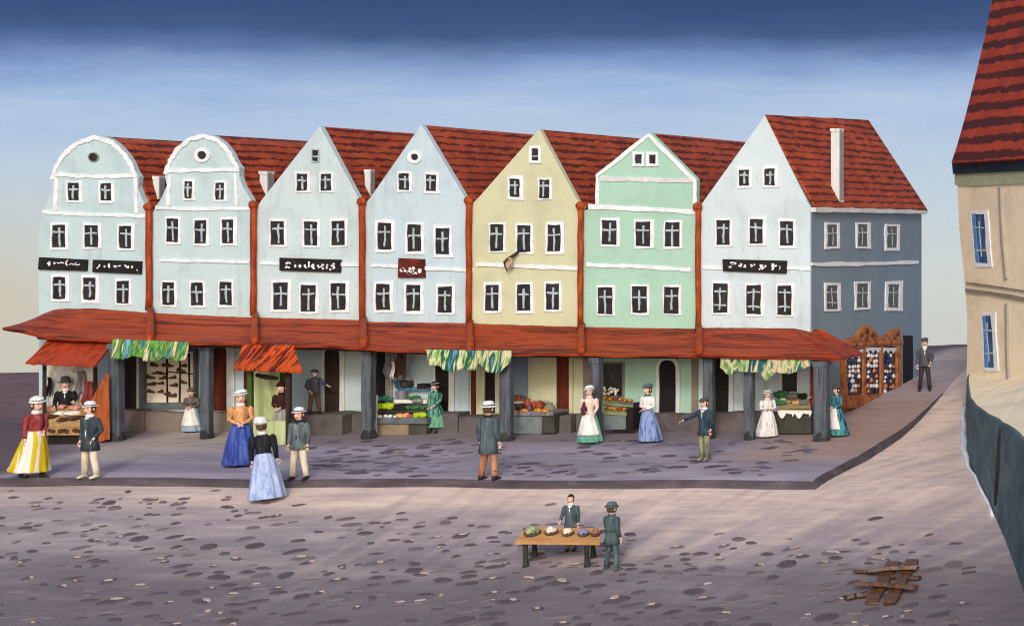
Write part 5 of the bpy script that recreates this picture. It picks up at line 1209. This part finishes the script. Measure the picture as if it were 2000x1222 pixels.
def elips(z, rx, ry, n=16, cx=0, cy=0, tilt=0.0, pl=0.0, npl=9, ph=0.0):
    o = []
    for k in range(n):
        q = 2*math.pi*k/n; r = 1 + pl * math.cos(npl * q + ph)
        x, y = rx * r * math.cos(q), ry * r * math.sin(q); o.append(Vector((cx + x, cy + y, z + tilt * x)))
    return o
def skin_body(root, J, arms, legs, female, head_turn, lean):
    """one skinned figure: pelvis, spine, neck, head, arms with palms, legs with feet; face and fingers joined on"""
    V, E, Rd = [], [], []
    def node(p, r, par=None):
        V.append(p); Rd.append(r)
        if par is not None: E.append((par, len(V) - 1))
        return len(V) - 1
    pel = node((0, 0, .95), (.125, .10)); wa = node((0, 0, 1.10), (.11, .085), pel); ch = node((0, .005, 1.28), (.135, .10), wa); nb = node((0, .01, 1.42), (.062, .056), ch)
    nk = node((0, 0, 1.51), (.052, .052), nb); jaw = node((0, -.012, 1.575), (.072, .078), nk); mid = node((0, -.004, 1.645), (.088, .098), jaw); crn = node((0, .006, 1.72), (.070, .078), mid)
    hands = []
    for sd, (el, wr) in arms:
        shd = node((sd * .155, .01, 1.385), (.040, .040), ch if False else nb); e_ = node(el, (.042, .042), shd); w_ = node(wr, (.030, .028), e_)
        d = (Vector(wr) - Vector(el)).normalized(); pm = Vector(wr) + d * .075
        node(tuple(pm), (.036, .022), w_); hands.append((sd, Vector(wr), d, pm))
    for sd, (kn, an) in legs:
        hp = node((sd * .095, 0, .88), (.09, .09), pel); k_ = node(kn, (.062, .062), hp); a_ = node(an, (.040, .042), k_)
        he = node((an[0], an[1] + .02, max(.045, an[2] - .05)), (.036, .04), a_); node((an[0] + sd * .015, an[1] - .16, max(.03, an[2] - .06)), (.038, .025), he)
    me = bpy.data.meshes.new('body'); me.from_pydata(V, E, []); o = bpy.data.objects.new('tmp', me); COL.objects.link(o)
    md = o.modifiers.new('s', 'SKIN'); md.use_smooth_shade = True
    for i, sv in enumerate(me.skin_vertices[0].data): sv.radius = Rd[i]; sv.use_root = (i == 0)
    o.modifiers.new('u', 'SUBSURF').levels = 1
    dg = bpy.context.evaluated_depsgraph_get(); ev = o.evaluated_get(dg).to_mesh()
    mb = MB(); mb.add([v.co.copy() for v in ev.vertices], [list(p.vertices) for p in ev.polygons]); o.evaluated_get(dg).to_mesh_clear(); bpy.data.objects.remove(o)
    # head volume, face
    HC = Vector((0, -.008, 1.64))
    mb.ball(HC, (.088, .104, .122), 14, 10)
    mb.loft([elips(1.645, .012, .010, 8, 0, -.098), elips(1.622, .018, .018, 8, 0, -.112), elips(1.608, .020, .020, 8, 0, -.110), elips(1.60, .010, .010, 8, 0, -.102)])
    for sd in (-1, 1):
        mb.ball((sd * .034, -.094, 1.648), (.013, .010, .009), 8, 6, mi=1); mb.ball((sd * .034, -.092, 1.668), (.02, .012, .006), 8, 5, mi=1); mb.ball((sd * .090, .004, 1.635), (.012, .022, .034), 8, 6)
    mb.ball((0, -.100, 1.575), (.024, .012, .008), 8, 5, mi=2)
    for sd, wr, d, pm in hands:
        side = d.cross(Vector((0, 0, 1))); side = side.normalized() if side.length > .2 else Vector((0, -1, 0))
        nrm = side.cross(d).normalized()
        for k, ln in enumerate((.062, .078, .084, .076)):
            b0 = pm + d * .02 + side * (.030 - .020 * k); c1 = b0 + d * ln * .55 - nrm * .006; c2 = c1 + (d * .75 - nrm * .55).normalized() * ln * .5
            mb.tube([b0, c1, c2], [.0095, .009, .007], 6)
        b0 = wr + d * .035 + side * .03; mb.tube([b0, b0 + (d + side * 1.1).normalized() * .045, b0 + (d * 1.6 + side * .7).normalized() * .085], [.012, .011, .008], 6)
    return mb.build('body', [M['skin'], M['eye'], M['lip']], root, True)
ARM = {'hang': lambda s: ((s * .235, .025, 1.14), (s * .245, -.04, .90)), 'clasp': lambda s: ((s * .245, .0, 1.14), (s * .06, -.21, 1.06)), 'fold': lambda s: ((s * .25, -.03, 1.13), (-s * .02, -.2, 1.12)), 'pocket': lambda s: ((s * .275, .05, 1.15), (s * .2, -.07, .97)),
       'reach': lambda s: ((s * .26, -.16, 1.22), (s * .27, -.42, 1.17)), 'side': lambda s: ((s * .40, -.06, 1.26), (s * .62, -.14, 1.16)), 'low': lambda s: ((s * .25, -.06, 1.15), (s * .23, -.28, 1.02)), 'back': lambda s: ((s * .25, .07, 1.15), (s * .08, .15, 1.0))}
LEG = {'stand': lambda s: ((s * .10, -.02, .49), (s * .11, .02, .085)), 'apart': lambda s: ((s * .13, -.02, .49), (s * .18, .02, .085)), 'step': lambda s: ((s * .10, -.10 if s > 0 else .05, .49), (s * .10, -.20 if s > 0 else .20, .085 if s > 0 else .10)), 'walk': lambda s: ((s * .11, -.05 * s, .49), (s * .13, -.12 * s, .085))}
def person(label, px, head, feet, face, top, bottom, female=False, hat='hat', hatm='c_hat', hair='hair_b', arms=('hang', 'hang'), legs='stand', coat=.74, flare=1.0, apron=None, shawl=None, shirt=None, hem=.05, ribbon='c_ribbon', belt=None, boots=True, lean=0.0, open_=False, at_=None, tilt=0.0, big=1.0, wide=1.0):
    base = at_ if at_ is not None else place(px, feet)
    if at_ is None and px < 1580 and base.y > -.5: q_ = at(px, feet, -.5); base = Vector((q_.x, -.5, gz(q_.x, -.5)))
    wide *= .93
    s = sY(base.y); k = (feet - head) / s / 1.80 * big
    t = thing('person', label, 'person', base, 'people at the market', math.radians(face), 1.0); t.scale = (k * wide, k * wide, k)
    if lean: t.rotation_euler = (0, 0, math.radians(face)); 
    am = [(-1, ARM[arms[0]](-1)), (1, ARM[arms[1]](1))]; lg = [(sd, LEG[legs](sd)) for sd in (-1, 1)]
    if lean: t.rotation_mode = 'ZYX'; t.rotation_euler = (0, math.radians(lean), math.radians(face))
    b = skin_body(t, None, am, lg, female, 0, lean)
    # head is drawn a little large, as on the figures
    for v in b.data.vertices:
        if v.co.z > 1.53: v.co.x *= 1.22; v.co.y = v.co.y * 1.2; v.co.z = 1.53 + (v.co.z - 1.53) * 1.13
    Z = lambda z: 1.53 + (z - 1.53) * 1.13
    # hair
    mb = MB()
    def hairp(u, v):
        a = math.pi * (-.5 + 0) ; th = math.pi * (.02 + .70 * v); ph = math.pi * (-.16 + 1.32 * u)
        r = (.114, .132, .146); return Vector((r[0] * math.sin(th) * math.cos(ph), .0 + r[1] * math.sin(th) * math.sin(ph), Z(1.648) + r[2] * math.cos(th)))
    mb.slab(hairp, 16, 9, (0, .004, .004))
    def fringe(u, v):
        th = math.pi * (.02 + .34 * v); ph = math.pi * (1.16 + .68 * u); return Vector((.113 * math.sin(th) * math.cos(ph), .135 * math.sin(th) * math.sin(ph), Z(1.65) + .148 * math.cos(th)))
    mb.slab(fringe, 12, 5, (0, .004, .004))
    if female: mb.ball((0, .12, Z(1.60)), (.06, .055, .055), 10, 7, lump=.3, seed=px)
    mb.build('hair', M[hair], t, True)
    # hat
    if hat == 'hat':
        zt_ = Z(1.70); o = MB().loft([elips(zt_, .118, .132, 18), elips(zt_ + .05, .125, .138, 18), elips(zt_ + .10, .11, .12, 18), elips(zt_ + .13, .06, .07, 18)]); o.loft([elips(zt_ - .005, .10, .11, 18), elips(zt_ - .008, .168, .186, 18, tilt=.08), elips(zt_ + .014, .170, .188, 18, tilt=.08), elips(zt_ + .016, .12, .13, 18)])
        ho = o.build('hat', M[hatm], t, True)
        if ribbon: MB().loft([elips(zt_ + .016, .128, .142, 18), elips(zt_ + .045, .131, .145, 18)]).build('hat_band', M[ribbon], ho, True)
    elif hat == 'bowler':
        zt_ = Z(1.70); o = MB().loft([elips(zt_, .122, .136, 18), elips(zt_ + .08, .122, .136, 18), elips(zt_ + .15, .10, .11, 18), elips(zt_ + .17, .05, .06, 18)]); o.loft([elips(zt_ - .002, .10, .11, 18), elips(zt_ - .01, .19, .205, 18), elips(zt_ + .012, .192, .208, 18), elips(zt_ + .016, .12, .13, 18)]); o.build('hat', M[hatm], t, True)
    elif hat == 'cap':
        zt_ = Z(1.695); o = MB().loft([elips(zt_, .116, .132, 18), elips(zt_ + .03, .132, .150, 18, 0, -.015, .06), elips(zt_ + .065, .122, .14, 18, 0, -.005, .08), elips(zt_ + .095, .07, .08, 18, 0, 0, .06)]); ho = o.build('cap', M[hatm], t, True)
        MB().slab(lambda u, v: Vector(((u - .5) * .20, -.115 - .085 * v * math.sin(math.pi * (.12 + .76 * u)), zt_ + .012 - .03 * v)), 10, 4, (0, 0, .012)).build('visor', M[hatm], ho, True)
    elif hat == 'bonnet':
        zt_ = Z(1.70); o = MB().loft([elips(zt_ - .03, .118, .13, 18, 0, .015), elips(zt_ + .04, .15, .155, 18, 0, .01, .12), elips(zt_ + .10, .13, .135, 18, 0, .01, .12), elips(zt_ + .14, .06, .06, 18, 0, .01, .1)]); o.loft([elips(zt_ + .0, .12, .13, 18, 0, 0), elips(zt_ + .012, .165, .178, 18, 0, -.02, .16), elips(zt_ + .035, .165, .178, 18, 0, -.02, .16), elips(zt_ + .04, .13, .14, 18)])
        ho = o.build('bonnet', M[hatm], t, True)
        if ribbon: MB().loft([elips(zt_ + .04, .142, .15, 18, 0, 0, .12), elips(zt_ + .062, .152, .158, 18, 0, 0, .12)]).build('ribbon', M[ribbon], ho, True)
    # upper garment
    mb = MB()
    if female:
        mb.loft([elips(.93, .20 * flare, .175 * flare, 20, pl=.03), elips(1.02, .165, .14, 20), elips(1.10, .14, .115, 20), elips(1.22, .165, .13, 20, 0, -.012), elips(1.33, .182, .135, 20, 0, -.01), elips(1.41, .165, .11, 20), elips(1.46, .09, .085, 20), elips(1.50, .07, .07, 20)])
    else:
        mb.loft([elips(coat, .215 * flare, .165 * flare, 20, pl=.025), elips(.90, .195, .148, 20), elips(1.08, .175, .13, 20), elips(1.25, .20, .138, 20), elips(1.37, .20, .128, 20), elips(1.43, .155, .105, 20), elips(1.47, .09, .085, 20), elips(1.51, .078, .076, 20)])
    for sd, (el, wr) in am:
        S0 = Vector((sd * .155, .005, 1.405)); S1 = Vector((sd * .19, .01, 1.375)); e_ = Vector(el); w_ = Vector(wr)
        mb.tube([S0, S1, S1.lerp(e_, .5), e_, e_.lerp(w_, .55), e_.lerp(w_, .96)], [.075, .086, .074, .060, .052, .048] if not female else [.072, .090, .074, .056, .046, .042], 10)
    jk = mb.build('jacket' if not female else 'bodice', M[top], t, True)
    MB().loft([elips(1.455, .094, .092, 14), elips(1.50, .098, .096, 14), elips(1.525, .084, .084, 14)]).build('collar', M[shirt or top], t, True)
    if shirt and not female:
        MB().slab(lambda u, v: Vector(((u - .5) * (.11 * (1 - v) + .02), -.142 + .03 * abs(u - .5) + (.035 * (1 - v) ** 2), 1.45 - (.22 if not open_ else .52) * v)), 6, 8, (0, .02, 0)).build('shirt_front', M[shirt], t, True)
    if shawl:
        MB().loft([elips(1.20, .235, .19, 20, pl=.05, npl=7), elips(1.32, .225, .17, 20, pl=.03), elips(1.42, .165, .13, 20), elips(1.49, .095, .09, 20)]).build('shawl', M[shawl], t, True)
    if belt: MB().loft([elips(1.055, .186, .142, 18), elips(1.095, .184, .14, 18)]).build('belt', M[belt], t, True)
    # lower garment
    if female:
        rg = []
        for z, rx, ry, pl in ((1.07, .150, .125, .0), (.98, .205, .18, .015), (.78, .265, .24, .03), (.5, .33, .31, .045), (.25, .375, .36, .055), (hem + .02, .41, .40, .06), (hem, .40, .39, .06)):
            r_ = elips(z, rx * flare * .93, ry * flare * .95, 60, cy=.13 * max(0, 1.0 - z) ** 1.2)
            for i_, p_ in enumerate(r_):
                q_ = 6.2832 * i_ / 60; f_ = 1 + pl * 1.25 * (math.cos(9 * q_ + px) * .7 + math.cos(14 * q_ + px * 2 + z) * .5 + .8 * noise.noise(Vector((math.cos(q_) * 2, math.sin(q_) * 2, px))))
                p_.x *= f_; p_.y = p_.y * f_
            rg.append(r_)
        mb = MB().loft(rg); mb.build('skirt', M[bottom], t, True)
        if apron:
            def ap(u, v):
                q = math.pi * (1.5 + (u - .5) * (.55 + .15 * v)); z = 1.06 - .78 * v; r_ = .155 + (.365 - .155) * min(1, ((1.07 - z) / .82)) ** .85
                r2 = r_ * flare * (1.02 + .03 * math.cos(u * 18)); return Vector((r2 * math.cos(q), r2 * .97 * math.sin(q) - .012 + .13 * max(0, 1.0 - z) ** 1.2, z))
            MB().slab(ap, 16, 12, (0, -.012, 0)).build('apron', M[apron], t, True)
    else:
        mb = MB().loft([elips(.80, .16, .125, 16), elips(.90, .172, .132, 16), elips(1.0, .165, .122, 16)])
        for sd, (kn, an) in lg:
            h0 = Vector((sd * .088, 0, .88)); kn = Vector(kn); an = Vector(an)
            mb.tube([h0, h0.lerp(kn, .5), kn, kn.lerp(an, .5), kn.lerp(an, .97)], [.098, .092, .078, .072, .074], 12)
        mb.build('trousers', M[bottom], t, True)
    if True:
        for sd, (kn, an) in lg:
            a = Vector(an); mb = MB()
            mb.loft([[Vector((a.x + w_ * math.cos(q) + sd * .01 * -y_, a.y + y_, max(0.0, zc + hz * math.sin(q)))) for q in [2*math.pi*i/10 for i in range(10)]] for y_, w_, zc, hz in ((.07, .025, .03, .03), (.05, .044, .06, .06), (.0, .05, .065, .07), (-.06, .05, .045, .048), (-.13, .052, .032, .034), (-.19, .04, .022, .022), (-.205, .015, .015, .012))])
            mb.tube([a + Vector((0, .0, .02)), a + Vector((0, .0, .14))], [.052, .056], 10)
            mb.build('boot', M['boot' if boots else bottom], t, True)
    return t
W_ = True
person('woman in red jacket and white skirt with yellow streaks, striding toward the end stall', 62, 778, 932, 75, 'c_red', 'c_ywhite', W_, 'bonnet', arms=('hang', 'clasp'), legs='step', shirt='c_white', hem=.14, lean=4, hair='hair_k', flare=1.08)
person('man in dark teal coat, cream trousers and pale hat beside the end stall', 176, 798, 944, -8, 'c_teal', 'c_cream', False, 'hat', arms=('hang', 'pocket'), legs='apart', coat=.66, shirt='c_white', open_=True, boots=False, flare=1.12)
p = at(128, 790, -1.7); p.z = gz(p.x, p.y)
person('seller in black coat and black round hat leaning over the end stall counter', 128, 740, 430 + (CZ - p.z) * sY(p.y), 30, 'c_black', 'c_dkgrey', False, 'bowler', 'c_cap', arms=('low', 'reach'), shirt='c_white', at_=p, hair='hair_k')
person('woman in pale blue dress and white apron in front of the shoe shop window', 374, 739, 823, 12, 'c_mauve', 'c_paleblue', W_, 'bonnet', 'c_mauve', arms=('clasp', 'clasp'), apron='c_white', shawl='c_mauve', hair='hair_k', ribbon=None, wide=1.12)
person('woman in apricot jacket and deep blue skirt beside the green kiosk', 470, 765, 911, 35, 'c_orange', 'c_blue', W_, 'bonnet', arms=('clasp', 'clasp'), shirt='c_white', shawl=None, flare=1.05)
person('woman in black jacket and light blue skirt standing at the kerb', 523, 818, 976, -150, 'c_black', 'c_ltblue', W_, 'bonnet', arms=('hang', 'hang'), hair='hair_k', shirt='c_hat', lean=-5, flare=.98)
person('man in grey teal jacket, pale trousers and black boots right of the kiosk', 584, 804, 942, 5, 'c_greyteal', 'c_cream', False, 'hat', arms=('hang', 'hang'), legs='apart', coat=.78, shirt='c_black', open_=True, flare=1.1)
p = kp + Vector((.06, .40, 0)); p.z = gz(p.x, p.y)
person('woman in maroon blouse and grey skirt inside the green kiosk', 532, 748, 430 + (CZ - p.z) * sY(p.y), 10, 'c_maroon', 'c_grey', W_, 'bonnet', 'c_maroon', arms=('clasp', 'clasp'), hair='hair_d', at_=p, ribbon=None)
p = at(614, 806, -.55); p.z = .005
person('boy in slate suit reaching for the dark door beside the kiosk', 614, 714, 801, 60, 'c_slate', 'c_brownstr', False, 'cap', 'c_cap', arms=('pocket', 'reach'), legs='walk', coat=.86, at_=p, shirt=None, wide=1.1)
person('woman in teal green dress and black hat at the vegetable stand', 850, 741, 838, -12, 'c_green', 'c_green', W_, 'bonnet', 'c_black', arms=('hang', 'low'), hair='hair_d', ribbon='c_white', hem=.20, wide=1.1)
person('man in blue grey coat and rust trousers seen from behind at the kerb', 954, 793, 943, 172, 'c_coat', 'c_rust', False, 'hat', arms=('hang', 'hang'), legs='apart', coat=.62, flare=1.08, shirt='c_black', hair='hair_k', wide=1.05)
person('woman in green striped skirt, peach blouse and white apron with plum bundle', 1151, 756, 866, 14, 'c_peach', 'c_gstripe', W_, 'bonnet', arms=('clasp', 'low'), apron='c_white', hair='hair_b', wide=1.05)
person('woman in white blouse, blue striped skirt and grey hat before the mint house', 1265, 752, 864, -16, 'c_white', 'c_bluestripe', W_, 'bonnet', 'c_hatgrey', arms=('fold', 'clasp'), shawl=None, shirt='c_hatgrey', hair='hair_b')
person('boy in navy suit stretching one arm out beside an arcade post', 1376, 777, 898, -12, 'c_navy', 'c_khaki', False, 'cap', 'c_cap', arms=('side', 'hang'), coat=.74, shirt='c_white', flare=1.1, boots=False)
person('woman in white striped dress at the corner house counter', 1499, 763, 854, 40, 'c_wstripe', 'c_wstripe', W_, 'bonnet', arms=('fold', 'fold'), hair='hair_b', wide=1.15)
person('woman in blue and teal dress behind the last arcade post', 1634, 754, 852, -30, 'c_bteal', 'c_bteal', W_, 'bonnet', 'c_cap', arms=('clasp', 'clasp'), apron='c_white', hair='hair_k', ribbon=None)
person('man in dark suit and grey cap standing at the top of the lane', 1806, 660, 763, 20, 'c_slate', 'c_dkgrey', False, 'cap', 'c_cap', arms=('hang', 'pocket'), legs='apart', coat=.84, shirt='c_white', wide=1.0)
person('bareheaded boy in grey teal coat behind the display table', 1115, 965, 1076, 8, 'c_steel', 'c_khaki', False, None, arms=('low', 'hang'), coat=.72, shirt='c_white', hair='hair_d')
person('man in steel teal belted coat and cap seen from behind by the display table', 1195, 983, 1113, 160, 'c_steel', 'c_steel', False, 'hat', 'c_hatgrey', arms=('hang', 'low'), legs='apart', coat=.72, flare=1.15, belt='c_teal', boots=False, hair='hair_k', wide=1.08)
pp = [o for o in COL.objects if o.get('label', '').startswith('woman in green striped')][0]
b_ = MB().ball((0, 0, 0), (.075, .06, .14), 12, 8, lump=.5, seed=2); b_.ball((0, 0, .16), (.035, .035, .06), 8, 6, lump=.4)
o = b_.build('bundle', M['c_plum'], None, True); o.location = pp.matrix_basis @ Vector((-.10, -.25, 1.10)); tag(o, 'plum coloured bundle held by the woman in green striped skirt', 'bundle')
